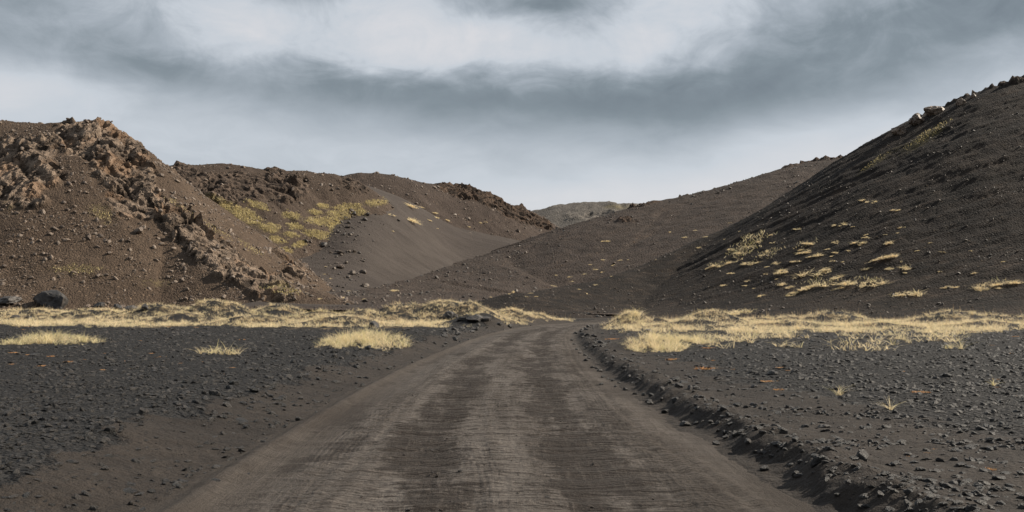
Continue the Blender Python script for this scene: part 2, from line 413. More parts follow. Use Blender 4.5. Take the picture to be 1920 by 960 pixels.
M_ORANGE = blade_material('orange_sedum', (0.22, 0.10, 0.05), (0.52, 0.25, 0.11), (0.40, 0.32, 0.09), (0.62, 0.38, 0.22), 0.2)
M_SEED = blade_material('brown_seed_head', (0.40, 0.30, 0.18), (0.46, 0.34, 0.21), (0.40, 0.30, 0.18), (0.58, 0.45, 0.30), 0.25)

# ------------------------------------------------------------------ road line
RC = np.array([(0.9, -40), (0.75, -15), (0.2, 0), (0.05, 8), (-0.12, 14.5), (-0.15, 22), (-0.02, 30), (0.25, 38), (0.7, 49), (1.5, 62), (2.9, 76),
               (5.0, 90), (8.2, 101), (13, 110), (20, 117), (30, 122.5), (45, 127), (70, 131), (110, 134)], float)
def catmull(C, per=24):
    out = []
    for i in range(len(C) - 1):
        p0, p1, p2, p3_ = C[max(i - 1, 0)], C[i], C[i + 1], C[min(i + 2, len(C) - 1)]
        for k in range(per):
            u = k / per
            out.append(0.5 * ((2 * p1) + (-p0 + p2) * u + (2 * p0 - 5 * p1 + 4 * p2 - p3_) * u * u + (-p0 + 3 * p1 - 3 * p2 + p3_) * u ** 3))
    out.append(C[-1]); return np.array(out)
RL = catmull(RC)
RS = np.concatenate([[0], np.cumsum(np.hypot(*np.diff(RL, axis=0).T))])
RT = np.gradient(RL, axis=0); RT /= np.hypot(RT[:, 0], RT[:, 1])[:, None]

def road_coord(x, y):
    t = np.full(len(x), 99.0); s = np.zeros(len(x))
    idx = np.where((y < 150) & (y > -45) & (x > -60) & (x < 140))[0]
    for a in range(0, len(idx), 40000):
        j = idx[a:a + 40000]
        d2 = (x[j, None] - RL[None, :, 0]) ** 2 + (y[j, None] - RL[None, :, 1]) ** 2
        k = d2.argmin(1)
        ox, oy = x[j] - RL[k, 0], y[j] - RL[k, 1]
        t[j] = ox * RT[k, 1] - oy * RT[k, 0]
        dd = np.sqrt(d2[np.arange(len(j)), k])
        t[j] = np.sign(t[j]) * np.maximum(np.abs(t[j]), dd)
        s[j] = RS[k] + ox * RT[k, 0] + oy * RT[k, 1]
    return t, s

# dunes: (px, distance, py of the sand top, half width across in m, half depth in m)
DUNES = [(-250, 100, 582, 9, 6), (60, 102, 581, 6, 5), (180, 98, 580, 4, 4), (300, 94, 572, 4.0, 4.5), (405, 92, 565, 3.4, 4), (520, 92, 574, 2.8, 3.5), (600, 90, 584, 3.0, 3.5),
         (680, 88, 582, 2.8, 3.5), (760, 90, 570, 3.2, 3.8), (832, 90, 562, 2.8, 4.0), (885, 89, 568, 2.2, 3.4), (955, 97, 581, 2.8, 3.4), (1000, 101, 589, 2.0, 2.6), (1028, 103, 597, 1.6, 2.2),
         (640, 74, 592, 2.4, 2.4), (900, 76, 587, 2.2, 2.2), (480, 78, 590, 2.5, 2.2), (340, 82, 588, 3, 2.4),
         (1182, 76, 585, 1.3, 2.6), (1225, 78, 595, 1.2, 2.4), (1335, 80, 583, 2.2, 3.0), (1420, 84, 596, 1.6, 2.5), (1560, 84, 583, 2.7, 3.2), (1480, 84, 594, 1.6, 2.5),
         (1790, 84, 585, 3.0, 3.2), (1870, 84, 591, 2.0, 3), (1965, 82, 587, 2.6, 3.2), (2150, 84, 588, 5.0, 4), (2400, 86, 588, 6, 4),
         (1300, 66, 600, 2.2, 2.0), (1480, 68, 602, 2.4, 2.0), (1650, 66, 606, 2.2, 1.8), (1850, 68, 603, 2.6, 2.0),
         (1230, 37, 630, 1.4, 2.0), (1300, 40, 631, 1.2, 1.8), (685, 38.5, 628, 1.9, 2.2), (760, 45, 620, 1.3, 2.0), (95, 39, 629, 2.0, 1.4)]

def grass_density(x, y):
    """how much lyme grass stands at a spot of the plain"""
    px = CX + x / np.maximum(y, 1) * F_PX
    t, s = road_coord(x, y)
    n = fbm(p3(x, y) * 0.28, 4, 301); n2 = fbm(p3(x, y) * 0.9, 3, 302)
    near_l = np.interp(px, [-900, -100, 0, 60, 150, 280, 380, 470, 560, 620, 690, 760, 860, 960, 1040, 1060], [70, 66, 78, 70, 76, 64, 76, 67, 60, 56, 66, 62, 73, 82, 92, 96])
    far_l = np.interp(px, [-900, 0, 300, 640, 900, 1045], [118, 114, 108, 106, 108, 110])
    L = sstep(-3, 3, y - near_l + 14 * n) * (1 - sstep(-3, 4, y - far_l + 3 * n)) * (px < 1075) * sstep(3.0, 4.2, -t + 0.5 * n)
    near_r = np.interp(px, [1080, 1160, 1250, 1330, 1420, 1500, 1600, 1700, 1800, 1920, 2050, 2400], [60, 62, 50, 60, 49, 58, 48, 60, 50, 62, 54, 62])
    far_r = np.interp(px, [1080, 1200, 1500, 1920, 2400], [86, 92, 98, 100, 100])
    R = sstep(-3, 4, y - near_r + 14 * n) * (1 - sstep(-2, 4, y - far_r + 3 * n)) * sstep(3.8, 5.2, t + n) * (px > 1060)
    # loose front fringe on the right
    fr = np.interp(px, [1080, 1180, 1300, 1500, 1780, 1860, 2400], [44, 35, 31.5, 31, 33, 50, 52])
    R2 = sstep(-0.5, 3, y - fr + 3 * n) * (1 - sstep(-2, 6, y - near_r)) * sstep(0.02, 0.32, n + 0.35 * n2) * sstep(5.5, 7.5, t) * 0.8
    hole = sstep(-0.28, 0.0, fbm(p3(x, y) * 0.42, 3, 303) + 0.25 * n2)
    return np.clip(np.maximum(np.maximum(L, R) * (0.5 + 1.0 * (n2 + 0.3)) * np.maximum(np.where(px < 1075, 0.32, 0.10) + np.where(px < 1075, 0.68, 0.90) * hole, 0.8 * sstep(60, 20, np.abs(px - 832))), R2), 0, 1.3)

def ground_z(x, y, detail=True):
    t, s = road_coord(x, y)
    P2 = p3(x, y)
    n1 = fbm(P2 * 0.35, 3, 5); n2 = fbm(P2 * 1.6, 3, 9)
    wob = fbm(p3(s, np.zeros_like(s)) * 0.5, 3, 41)
    fade = 1 - sstep(95, 135, s - 40 + 0 * t)
    L = sstep(2.9, 5.0, -t + 0.5 * wob) * 0.30
    R = sstep(2.55, 2.98, t + 0.28 * wob + 0.10 * n2) * (0.17 + 0.05 * wob) * (0.5 + 0.5 * fade) + 0.10 * sstep(3.3, 7, t)
    lip = np.exp(-((t - 3.08 + 0.28 * wob) / 0.26) ** 2) * (0.05 + 0.09 * n2) * fade
    field = sstep(3.2, 6.0, np.abs(t))
    z = L + R + lip + field * (0.05 * n1 + 0.045 * n2) + 0.012 * n2
    near = (np.abs(np.abs(t) - 3.2) < 1.4) & (y < 60) & (y > 3)
    if near.any(): z[near] += 0.085 * np.clip(fbm(P2[near] * 4.0, 4, 19, 0.6) + 0.1, -0.2, 1) * np.exp(-((t[near] - 3.0) / 0.5) ** 2) + 0.02 * fbm(P2[near] * 3.0, 3, 20)
    z = z - 0.07 * (1 - sstep(2.3, 2.8, np.abs(t + 0.3)))
    far = y > 120
    z = np.where(far, z + 0.0, z)
    dune = np.zeros(len(x))
    for (px, d, py, rx, ry) in DUNES:
        X, Y, Z = at(px, py, d)
        h = Z - 0.30
        q = ((x - X) / rx) ** 2 + ((y - Y) / ry) ** 2
        m = q < 6
        if m.any(): dune[m] = np.maximum(dune[m], h * np.exp(-q[m] * 0.8) * sstep(2.6, 3.9, np.abs(t[m])) * (1 + 0.2 * n1[m]))
    z = z + dune
    mg = (y > 28) & (y < 122)
    if mg.any():       # hummocks where the grass holds the sand
        gd = np.clip(grass_density(x[mg], y[mg]), 0, 1)
        z[mg] += gd * 0.15 * np.clip(fbm(P2[mg] * 0.75, 3, 15) + 0.25, 0, 1)
    return z, t, s

# ------------------------------------------------------------------ ground sheet
rows = [-400, -200, -100, -60, -40, -25, -15, -8, -3, 0, 2, 3.5]
y = 4.6
while y < 135: rows.append(y); y += max(0.045, 0.0058 * y)
while y < 4000: rows.append(y); y *= 1.05; 
rows.append(5000.0)
cols = list(np.linspace(-1, 1, 540)); g = 1.0; ext = []
for k in range(22): g *= 1.32; ext.append(g)
cols = np.array([-q for q in ext[::-1]] + cols + ext)
rows = np.array(rows)
half = 3.2 + 0.60 * np.clip(rows, 0, 200)
GX = (half[:, None] * cols[None, :]).ravel(); GY = np.repeat(rows, len(cols))
# keep the sides of the sheet wide near the camera as well
GZ, GT, GS = ground_z(GX, GY)
nz = fbm(p3(GX, GY) * 0.55, 4, 77); nz2 = fbm(p3(GX, GY) * 0.12, 3, 78)
gravL = sstep(3.7, 5.2, -GT + 1.3 * nz)
gravR = sstep(3.3, 6.5, GT + 2.0 * nz) * (0.55 + 0.45 * sstep(9, 22, GY + 6 * nz2))
GRAV = np.where(GT < 0, gravL, gravR) * (1 - 0.8 * sstep(100, 125, GY))

mid_rows = (GY > 25) & (GY < 130)
STRAW = np.zeros(len(GX)); STRAW[mid_rows] = grass_density(GX[mid_rows], GY[mid_rows])
ground = link('ground', raw_mesh('ground', p3(GX, GY, GZ), grid_faces(len(rows), len(cols)),
              attrs={'gravel': GRAV, 'straw': STRAW * 0.45}), M_GROUND)
tag(ground, 'plain of black lava gravel and brown sand on both sides of the track', 'ground', kind='structure')

# ------------------------------------------------------------------ road strip, lying in its bed
ss = [20.0]
while ss[-1] < RS[-1] - 1:
    yy = np.interp(ss[-1], RS, RL[:, 1]); ss.append(ss[-1] + max(0.045, 0.0042 * max(yy, 0)))
ss = np.array(ss); tt = np.linspace(-3.75, 3.05, 124)
cx = np.interp(ss, RS, RL[:, 0]); cy = np.interp(ss, RS, RL[:, 1]); nx = np.interp(ss, RS, RT[:, 1]); ny = -np.interp(ss, RS, RT[:, 0])
RX = (cx[:, None] + nx[:, None] * tt[None]).ravel(); RY = (cy[:, None] + ny[:, None] * tt[None]).ravel()
TT = np.tile(tt, len(ss)); SS = np.repeat(ss, len(tt))
ph = fbm(p3(TT * 0.45, SS * 0.16), 3, 61) * 7.0
amp = (0.35 + 0.65 * np.clip(fbm(p3(TT * 0.8, SS * 0.12), 3, 62) * 1.6 + 0.55, 0, 1)) * (1 - sstep(1.7, 2.5, np.abs(TT)))
wash = 0.019 * amp * (np.sin(SS * 2 * math.pi / 0.52 + ph) + 0.45 * np.sin(SS * 2 * math.pi / 0.31 + 1.7 * ph))
lump = np.clip(fbm(p3(TT * 2.2, SS * 2.6), 3, 64) - 0.18, 0, 1) * 0.05
rut = -0.03 * (np.exp(-((TT + 0.95) / 0.42) ** 2) + np.exp(-((TT - 0.75) / 0.40) ** 2))
ridge = 0.075 * np.exp(-((TT + 2.75 + 0.12 * fbm(p3(SS, SS * 0) * 0.4, 2, 66)) / 0.13) ** 2) + 0.02 * fbm(p3(TT * 1.4, SS * 0.7), 3, 65)
tyre = np.zeros_like(TT)
for off, seed, dep in ((1.75, 71, .012), (1.95, 71, .012), (1.35, 72, .008), (-0.35, 73, .007), (-1.65, 74, .010), (-1.85, 74, .010)):
    w = off + 0.35 * fbm(p3(SS * 0.06, SS * 0 + seed), 2, seed)
    tyre -= dep * np.exp(-((TT - w) / 0.055) ** 2) - dep * 0.7 * np.exp(-((TT - w - 0.11) / 0.05) ** 2)
RZ = 0.0 + wash + lump + rut + ridge + tyre + 0.012 * fbm(p3(TT, SS), 4, 67)
RZ = RZ - 0.16 * sstep(2.75, 3.35, np.abs(TT + 0.36) + 0.22 * fbm(p3(SS * 0.6, TT * 0.3), 3, 68))
road = link('road', raw_mesh('road', p3(RX, RY, RZ), grid_faces(len(ss), len(tt)), attrs={'lat': TT, 'along': SS}), M_ROAD)
tag(road, 'dirt track with washboard ripples and wheel marks bending away to the right', 'road', kind='structure')

# ------------------------------------------------------------------ hills
HILL = {}
def hill(name, label, mat, crest, xr, yr, step, slope, round_r, foot, crag_fn, moss_fn=None, warp=2.0, rough=0.35, gully=1.0, block=(4.0, 1.3), sink=0.35, runnel=0.0):
    """crest: list of (px, py, distance[, slope]) -> a ridge line in space with flanks at the angle of repose"""
    C = np.array([(*at(*c[:3]), c[3] if len(c) > 3 else slope) for c in crest])
    L = np.concatenate([[0], np.cumsum(np.linalg.norm(np.diff(C[:, :3], axis=0), axis=1))])
    u = np.arange(0, L[-1], 0.9)
    Rg = np.stack([np.interp(u, L, C[:, k]) for k in range(4)], 1)
    k5 = np.ones(5) / 5
    for k in range(3):
        e_ = np.concatenate([np.repeat(Rg[:1, k], 2), Rg[:, k], np.repeat(Rg[-1:, k], 2)]); Rg[:, k] = np.convolve(e_, k5, 'valid')
    xs = np.arange(*xr, step); ys = np.arange(*yr, step)
    X, Y = np.meshgrid(xs, ys); X = X.ravel(); Y = Y.ravel()
    q = p3(X, Y)
    wx = warp * fbm(q / 22, 3, 11 + len(name)); wy = warp * fbm(q / 22, 3, 57 + len(name))
    Z = np.empty(len(X)); U = np.empty(len(X)); D = np.empty(len(X))
    for a in range(0, len(X), 30000):
        j = slice(a, a + 30000)
        dd = np.sqrt((X[j, None] + wx[j, None] - Rg[None, :, 0]) ** 2 + (Y[j, None] + wy[j, None] - Rg[None, :, 1]) ** 2)
        zz = Rg[None, :, 2] - Rg[None, :, 3] * (np.sqrt(dd * dd + round_r ** 2) - round_r)
        k = zz.argmax(1); n = np.arange(len(k))
        Z[j] = zz[n, k]; U[j] = u[k]; D[j] = dd[n, k]
    Z += gully * fbm(p3(U * 0.12, D * 0.015), 4, 23) * sstep(2, 22, D)
    Z += 0.35 * rough * fbm(q / 5, 4, 31) * 3
    Z = foot * np.logaddexp(0, Z / foot) - sink
    nr, nc = len(ys), len(xs)
    gz = np.gradient(Z.reshape(nr, nc), step)
    N = np.stack([-gz[1].ravel(), -gz[0].ravel(), np.ones(len(X))], 1); N /= np.linalg.norm(N, axis=1)[:, None]
    P = p3(X, Y, Z)
    px, py = project(P)
    nA = fbm(P / 9, 4, 101)
    crag = np.clip(crag_fn(px, py, D, Z, nA, P), 0, 1)
    moss = np.clip(moss_fn(px, py, D, Z, nA, P), 0, 1) if moss_fn else np.zeros(len(X))
    on = crag > 0.02
    disp = np.zeros(len(X)); tone = np.zeros(len(X)); b0, amp = block
    if on.any():
        Q = P[on]; Q = np.stack([Q[:, 0] * 0.92 + Q[:, 2] * 0.39, Q[:, 1], (Q[:, 2] * 0.92 - Q[:, 0] * 0.39) * 0.48], 1)
        Q = Q + 0.5 * np.stack([fbm(Q / 3, 3, 111), fbm(Q / 3, 3, 112), fbm(Q / 3, 3, 113)], 1)
        dsum = np.zeros(len(Q))
        for k, (sc, am) in enumerate(((b0, amp), (b0 * 0.45, amp * 0.55), (b0 * 0.2, amp * 0.28))):
            f1, f2, v = facets(Q / sc, 201 + k)
            if k == 1: tone[on] = v + 0.2
            if k == 2: tone[on] += 0.5 * v
            dsum += am * (0.95 * v - 0.28 * (1 - sstep(0.0, 0.10, f2 - f1)) + 0.2)
        dsum = dsum * (0.65 + 0.9 * np.clip(fbm(P[on] / 7, 2, 141) + 0.25, 0, 1)) + 1.1 * amp * np.clip(fbm(P[on] / 8, 2, 142), -0.2, 1)
        disp[on] = dsum * sstep(0.05, 0.6, crag[on])
    disp += rough * 0.30 * fbm(P * 1.1, 3, 121) * (1 - 0.3 * crag) + 0.18 * rough * perlin(P * 2.4, 131)
    if runnel:       # runnels down the fall line
        c1 = P @ np.array([0.02, 0.75, 0.45]); c2 = P @ np.array([-0.45, 0, 0.89]); c3 = P @ np.array([0.89, 0, 0.45])
        rn = fbm(np.stack([c1 * 0.6, c2 * 0.6, c3 * 0.035], 1), 4, 151, 0.65)
        disp += runnel * rn * sstep(1, 12, D) * sstep(0.5, 6, Z)
    P = P + N * disp[:, None]
    me = raw_mesh(name, P, grid_faces(nr, nc), smooth=True, attrs={'crag': crag, 'moss': moss, 'tone': tone})
    fc = crag.reshape(nr, nc)[:-1, :-1].ravel() < 0.3
    me.polygons.foreach_set('use_smooth', fc)
    o = link(name, me, mat); tag(o, label, 'hill', kind='structure')
    px, py = project(P)
    HILL[name] = dict(P=P, N=N, crag=crag, moss=moss, px=px, py=py, D=D, o=o, step=step)
    return o

def ell(px, py, cx, cy, rx, ry, rot=0.0):
    c, s_ = math.cos(math.radians(rot)), math.sin(math.radians(rot))
    a, b = px - cx, py - cy
    return np.exp(-(((a * c + b * s_) / rx) ** 2 + ((-a * s_ + b * c) / ry) ** 2))

def crag_A(px, py, D, Z, n, P):
    m = 1.3 * ell(px, py, 215, 290, 75, 45, 38) + 1.3 * ell(px, py, 60, 320, 50, 55, 35) + 1.2 * ell(px, py, 245, 360, 50, 50, 60) + 0.7 * ell(px, py, 150, 265, 70, 30, 15)
    m = m + 1.2 * ell(px, py, 330, 420, 70, 22, 45) + 1.25 * ell(px, py, 400, 478, 75, 22, 35) + 1.2 * ell(px, py, 470, 520, 80, 26, 30) + 0.7 * ell(px, py, 545, 500, 60, 16, 35)
    m = m + 0.9 * ell(px, py, -60, 330, 80, 70) + 0.8 * ell(px, py, 10, 300, 40, 40) + 0.45 * ell(px, py, 75, 380, 25, 12)
    return sstep(0.35, 0.75, m + 0.9 * n)
def moss_A(px, py, D, Z, n, P):
    return 0.55 * ell(px, py, 190, 400, 40, 25, 30) + 0.5 * ell(px, py, 140, 505, 80, 20) + 0.45 * ell(px, py, 290, 530, 60, 15) + 0.4 * ell(px, py, 20, 390, 40, 25) + 0.7 * ell(px, py, 530, 545, 40, 10)
hill('hill_left', 'steep brown hill with pale rock crags and a rocky spur running down to its foot', M_A,
     [(-900, 300, 300), (-500, 205, 240), (-220, 215, 215), (0, 222, 204), (60, 229, 202), (130, 228, 199), (175, 236, 197), (212, 247, 195, .8), (240, 272, 193, .85), (262, 290, 191, .9),
      (285, 309, 189, .95), (290, 345, 184, .9), (300, 385, 180, .85), (335, 425, 175, .8), (380, 462, 170, .8), (430, 490, 166, .75), (490, 515, 162, .7), (560, 536, 158, .65), (610, 558, 154, .6)],
     (-250, -22), (128, 262), 0.36, 0.74, 4.0, 2.2, crag_A, moss_A, block=(4.0, 1.15), rough=0.5, gully=1.6)

def crag_B(px, py, D, Z, n, P):
    top = ell(px, py, 370, 345, 70, 28, 15) + ell(px, py, 420, 355, 60, 26, 20) + ell(px, py, 500, 345, 80, 26, 8) + 1.1 * ell(px, py, 550, 355, 30, 30, 60) + ell(px, py, 670, 350, 40, 14, 25)
    return sstep(0.6, 1.0, top + 0.1 * sstep(14, 3, D) + 0.9 * n)
MOSS_B = [(340, 378, 34, 7, 32), (375, 402, 46, 8, 33), (415, 385, 34, 10, 22), (455, 402, 40, 12, 22), (430, 420, 30, 8, 30), (462, 437, 28, 8, 30), (505, 428, 22, 9, 15), (520, 450, 18, 7, 15),
          (545, 405, 22, 7, 12), (555, 425, 16, 7, 12), (545, 440, 14, 6, 5), (595, 440, 30, 9, 8), (600, 415, 26, 8, 5), (590, 398, 16, 5, 10), (640, 402, 26, 11, -5), (655, 388, 26, 8, -5), (630, 425, 14, 12, -20),
          (605, 387, 14, 5, 5), (705, 381, 28, 7, -4), (532, 470, 18, 6, 10), (556, 461, 12, 5, 0), (480, 385, 26, 7, 20), (566, 457, 14, 5, 0), (675, 397, 14, 7, 0)]
def moss_B(px, py, D, Z, n, P):
    m = np.zeros(len(px))
    for (a, b, rx, ry, r) in MOSS_B: m = np.maximum(m, ell(px, py, a, b, rx, ry, r))
    return 0.75 * m + 0.35 * ell(px, py, 420, 405, 110, 32, 25) + 0.22 * ell(px, py, 620, 410, 90, 35)
hill('hill_mossy', 'brown hill with a rugged brow and yellow green moss down its side', M_B,
     [(120, 300, 262), (240, 306, 245), (300, 311, 238), (310, 302, 238), (330, 310, 240), (400, 305, 246), (440, 308, 250, .68), (500, 316, 254, .74), (560, 318, 258, .88), (635, 326, 262, 1.05), (665, 338, 264, 1.15), (690, 354, 266, 1.2)],
     (-135, 12), (172, 300), 0.42, 0.66, 5.0, 2.5, crag_B, moss_B, block=(3.2, 0.85), rough=0.6, gully=2.0)

def crag_C(px, py, D, Z, n, P):
    return sstep(0.4, 0.8, 1.2 * ell(px, py, 905, 365, 60, 16, 25) + ell(px, py, 860, 360, 50, 14, 10) + 1.1 * ell(px, py, 980, 400, 50, 12, 25) + 0.8 * ell(px, py, 990, 415, 50, 10, 15) + 0.8 * n)
hill('hill_rocky', 'brown rocky hill whose crest steps down to the valley gap', M_C,
     [(560, 345, 300), (640, 331, 302), (665, 323, 304), (700, 322, 307), (740, 328, 312), (790, 340, 318), (850, 347, 326), (880, 350, 330), (905, 361, 333), (930, 381, 336), (965, 386, 340), (985, 396, 343), (1005, 410, 347), (1050, 435, 352)],
     (-110, 40), (225, 420), 0.55, 0.85, 6.0, 2.5, crag_C, None, block=(3.2, 0.95), rough=0.5)

def crag_D(px, py, D, Z, n, P):
    return sstep(0.3, 0.8, 0.8 * ell(px, py, 1130, 405, 80, 14) + 0.7 * n)
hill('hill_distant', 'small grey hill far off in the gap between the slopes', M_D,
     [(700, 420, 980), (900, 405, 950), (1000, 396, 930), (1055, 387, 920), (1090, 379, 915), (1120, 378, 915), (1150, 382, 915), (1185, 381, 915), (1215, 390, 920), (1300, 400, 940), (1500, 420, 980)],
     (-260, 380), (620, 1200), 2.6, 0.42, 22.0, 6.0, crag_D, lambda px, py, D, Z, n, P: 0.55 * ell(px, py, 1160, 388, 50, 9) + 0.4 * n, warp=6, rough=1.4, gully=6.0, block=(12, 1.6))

def crag_E(px, py, D, Z, n, P):
    return sstep(0.45, 0.85, 0.95 * sstep(7, 2, D) * (px > 1090) + 0.7 * ell(px, py, 1190, 415, 40, 10) + 0.75 * n)
hill('hill_middle', 'broad dark brown hill rising gently behind the black scree slope', M_E,
     [(2100, 330, 370), (1800, 310, 350), (1640, 300, 336), (1600, 293, 333), (1560, 296, 331), (1480, 313, 326), (1440, 328, 323), (1360, 348, 316), (1270, 370, 309), (1200, 386, 302), (1120, 413, 294), (1050, 438, 286, .31), (960, 469, 272, .26), (880, 490, 257, .21), (800, 511, 238, .17), (720, 534, 214, .13), (650, 553, 188, .10)],
     (-75, 260), (135, 440), 0.75, 0.33, 3.5, 3.0, crag_E, None, block=(2.8, 0.9), rough=0.45, warp=1.5, runnel=0.35)

def crag_F(px, py, D, Z, n, P):
    return sstep(0.45, 0.8, 0.9 * sstep(4.5, 1.0, D) * (px > 1655) + 0.75 * n)
def moss_F(px, py, D, Z, n, P):
    return 0.62 * ell(px, py, 1735, 258, 75, 14, -34) + 0.55 * ell(px, py, 1640, 305, 60, 8, -36) + 0.40 * ell(px, py, 1400, 462, 55, 22, -25)
hill('hill_right', 'steep black scree slope with grass tufts rising out of frame', M_F,
     [(3000, 240, 200), (2500, 60, 185), (2200, 95, 178), (1990, 138, 176), (1920, 150, 177), (1880, 158, 178), (1830, 176, 180), (1790, 194, 182), (1750, 207, 184), (1715, 226, 185), (1685, 245, 186), (1650, 275, 187), (1620, 297, 188), (1560, 330, 189), (1500, 362, 189), (1400, 412, 186), (1300, 461, 180), (1200, 507, 172), (1100, 543, 162), (1010, 568, 152), (960, 577, 146)],
     (-8, 250), (92, 262), 0.42, 0.62, 3.0, 4.5, crag_F, moss_F, block=(2.6, 1.0), rough=0.35, warp=1.5, gully=0.25, runnel=0.42)

# sand apron between the hills: a smooth sheet through surveyed points
SP = [(560, 568, 140), (640, 577, 140), (740, 580, 140), (850, 582, 140), (960, 584, 140), (1060, 584, 140), (470, 575, 142),
      (600, 545, 190), (640, 562, 165), (640, 540, 195), (640, 495, 214), (640, 450, 226), (640, 420, 238), (600, 470, 225), (600, 420, 245), (560, 545, 180),
      (740, 572, 165), (740, 556, 195), (740, 530, 217), (740, 490, 231), (740, 450, 243), (740, 408, 256), (740, 382, 266), (790, 392, 286), (790, 440, 262), (790, 485, 243), (700, 388, 256), (700, 420, 243), (700, 460, 230),
      (850, 574, 170), (850, 563, 205), (850, 535, 236), (850, 492, 262), (850, 460, 276), (850, 425, 296), (850, 395, 318),
      (960, 572, 180), (960, 560, 215), (960, 520, 250), (960, 462, 290), (960, 440, 318), (960, 415, 345),
      (1050, 568, 200), (1050, 530, 250), (1050, 480, 290), (1045, 440, 335), (1040, 433, 356), (1120, 475, 320), (1120, 445, 360), (1180, 540, 250), (1180, 490, 320),
      (1050, 445, 400), (960, 440, 400), (1150, 460, 400), (850, 440, 400)]
Q = np.array([at(*p_) for p_ in SP]); sc_ = 50.0
def tps(a, b):
    r2 = ((a[:, None, :] - b[None]) ** 2).sum(-1); return 0.5 * r2 * np.log(r2 + 1e-9)
A2 = Q[:, :2] / sc_; n_ = len(Q)
K = np.zeros((n_ + 3, n_ + 3)); K[:n_, :n_] = tps(A2, A2) + 0.02 * np.eye(n_); K[:n_, n_:] = np.c_[np.ones(n_), A2]; K[n_:, :n_] = K[:n_, n_:].T
sol = np.linalg.solve(K, np.r_[Q[:, 2], 0, 0, 0])
xs = np.arange(-70, 48, 0.9); ys = np.arange(138, 402, 0.9)
X, Y = [a.ravel() for a in np.meshgrid(xs, ys)]
B2 = np.stack([X, Y], 1) / sc_
Z = tps(B2, A2) @ sol[:n_] + np.c_[np.ones(len(X)), B2] @ sol[n_:]
Z += 0.18 * fbm(p3(X / 14, Y / 5), 4, 811) + 0.35 * fbm(p3(X / 30, Y / 30), 2, 812)
Z = np.minimum(Z, 45) - 0.5 * sstep(150, 138, Y) - 4 * sstep(-38, -52, X) * sstep(200, 170, Y)
sand = link('sand_slope', raw_mesh('sand_slope', p3(X, Y, Z), grid_faces(len(ys), len(xs))), M_SAND)
tag(sand, 'smooth dark grey sand slope filling the valley between the hills', 'slope', kind='structure')

# ================================================================== things on the land
bpy.context.view_layer.update()
DG = bpy.context.evaluated_depsgraph_get()
def cast(px, py):
    """where the line of sight through a pixel meets the land: a real point on ground, road or hill"""
    d = Vector(((px - CX) / F_PX, 1.0, (HY - py) / F_PX)).normalized()
    h = scene.ray_cast(DG, Vector((0, 0, CAM_Z)), d)
    return (h[1], h[2], h[4].name) if h[0] else None
def down(x, y):
    h = scene.ray_cast(DG, Vector((x, y, 200)), Vector((0, 0, -1)))
    return h[1], h[2], h[4].name

# ------------------------------------------------------------------ stones
def make_rock(name, seed, sub, mat, flat=(0.9, 0.62), cuts=11, rough=0.10):
    r = np.random.default_rng(seed)
    bm = bmesh.new(); bmesh.ops.create_icosphere(bm, subdivisions=sub, radius=1.0)
    V = np.array([v.co[:] for v in bm.verts])
    V *= 1 + 0.22 * fbm(V * 0.9 + seed * 7.1, 2, seed)[:, None]
    for _ in range(cuts):
        n = r.normal(size=3); n /= np.linalg.norm(n); h = r.uniform(0.55, 0.85)
        dd = V @ n; over = dd > h
        V[over] -= np.outer((dd[over] - h) * 0.93, n)
    V *= 1 + rough * fbm(V * 3.2 + seed, 3, seed + 5)[:, None]
    V *= np.array([1.0, flat[0], flat[1]])
    V[:, 2] -= V[:, 2].min() * 0.62 + 0.0
    for v, c in zip(bm.verts, V): v.co = c
    me = bpy.data.meshes.new(name); bm.to_mesh(me); bm.free(); me.materials.append(mat)
    return me

GN = {}
def instancer(name, pts, scale, rot, vid, protos, label, cat, parent=None):
    """scatter of uncountable stones: mesh points carrying real stone meshes"""
    key = protos[0].name
    if key not in GN:
        c = bpy.data.collections.new('stone_shapes_' + key)
        for i, me in enumerate(protos): c.objects.link(bpy.data.objects.new('stone_shape_%02d' % i, me))
        ng = bpy.data.node_groups.new('scatter', 'GeometryNodeTree')
        ng.interface.new_socket('Geometry', in_out='INPUT', socket_type='NodeSocketGeometry')
        ng.interface.new_socket('Geometry', in_out='OUTPUT', socket_type='NodeSocketGeometry')
        gi, go = ng.nodes.new('NodeGroupInput'), ng.nodes.new('NodeGroupOutput')
        ip = ng.nodes.new('GeometryNodeInstanceOnPoints'); ci = ng.nodes.new('GeometryNodeCollectionInfo')
        ci.inputs['Collection'].default_value = c; ci.inputs['Separate Children'].default_value = True; ci.inputs['Reset Children'].default_value = True
        def na(nm, ty):
            a = ng.nodes.new('GeometryNodeInputNamedAttribute'); a.data_type = ty; a.inputs['Name'].default_value = nm
            return [o_ for o_ in a.outputs if o_.enabled and o_.name == 'Attribute'][0]
        ng.links.new(gi.outputs[0], ip.inputs['Points']); ng.links.new(ci.outputs[0], ip.inputs['Instance'])
        ip.inputs['Pick Instance'].default_value = True
        ng.links.new(na('vid', 'INT'), ip.inputs['Instance Index'])
        ng.links.new(na('rot', 'FLOAT_VECTOR'), ip.inputs['Rotation']); ng.links.new(na('scl', 'FLOAT_VECTOR'), ip.inputs['Scale'])
        ng.links.new(ip.outputs[0], go.inputs[0]); GN[key] = ng
    me = bpy.data.meshes.new(name); me.vertices.add(len(pts)); me.vertices.foreach_set('co', np.asarray(pts, np.float32).ravel())
    for nm, a in (('scl', scale), ('rot', rot)):
        t_ = me.attributes.new(nm, 'FLOAT_VECTOR', 'POINT'); t_.data.foreach_set('vector', np.asarray(a, np.float32).ravel())
    t_ = me.attributes.new('vid', 'INT', 'POINT'); t_.data.foreach_set('value', np.asarray(vid, np.int32))
    o = link(name, me, parent=parent); o.modifiers.new('scatter', 'NODES').node_group = GN[key]
    tag(o, label, cat, kind='stuff')
    return o

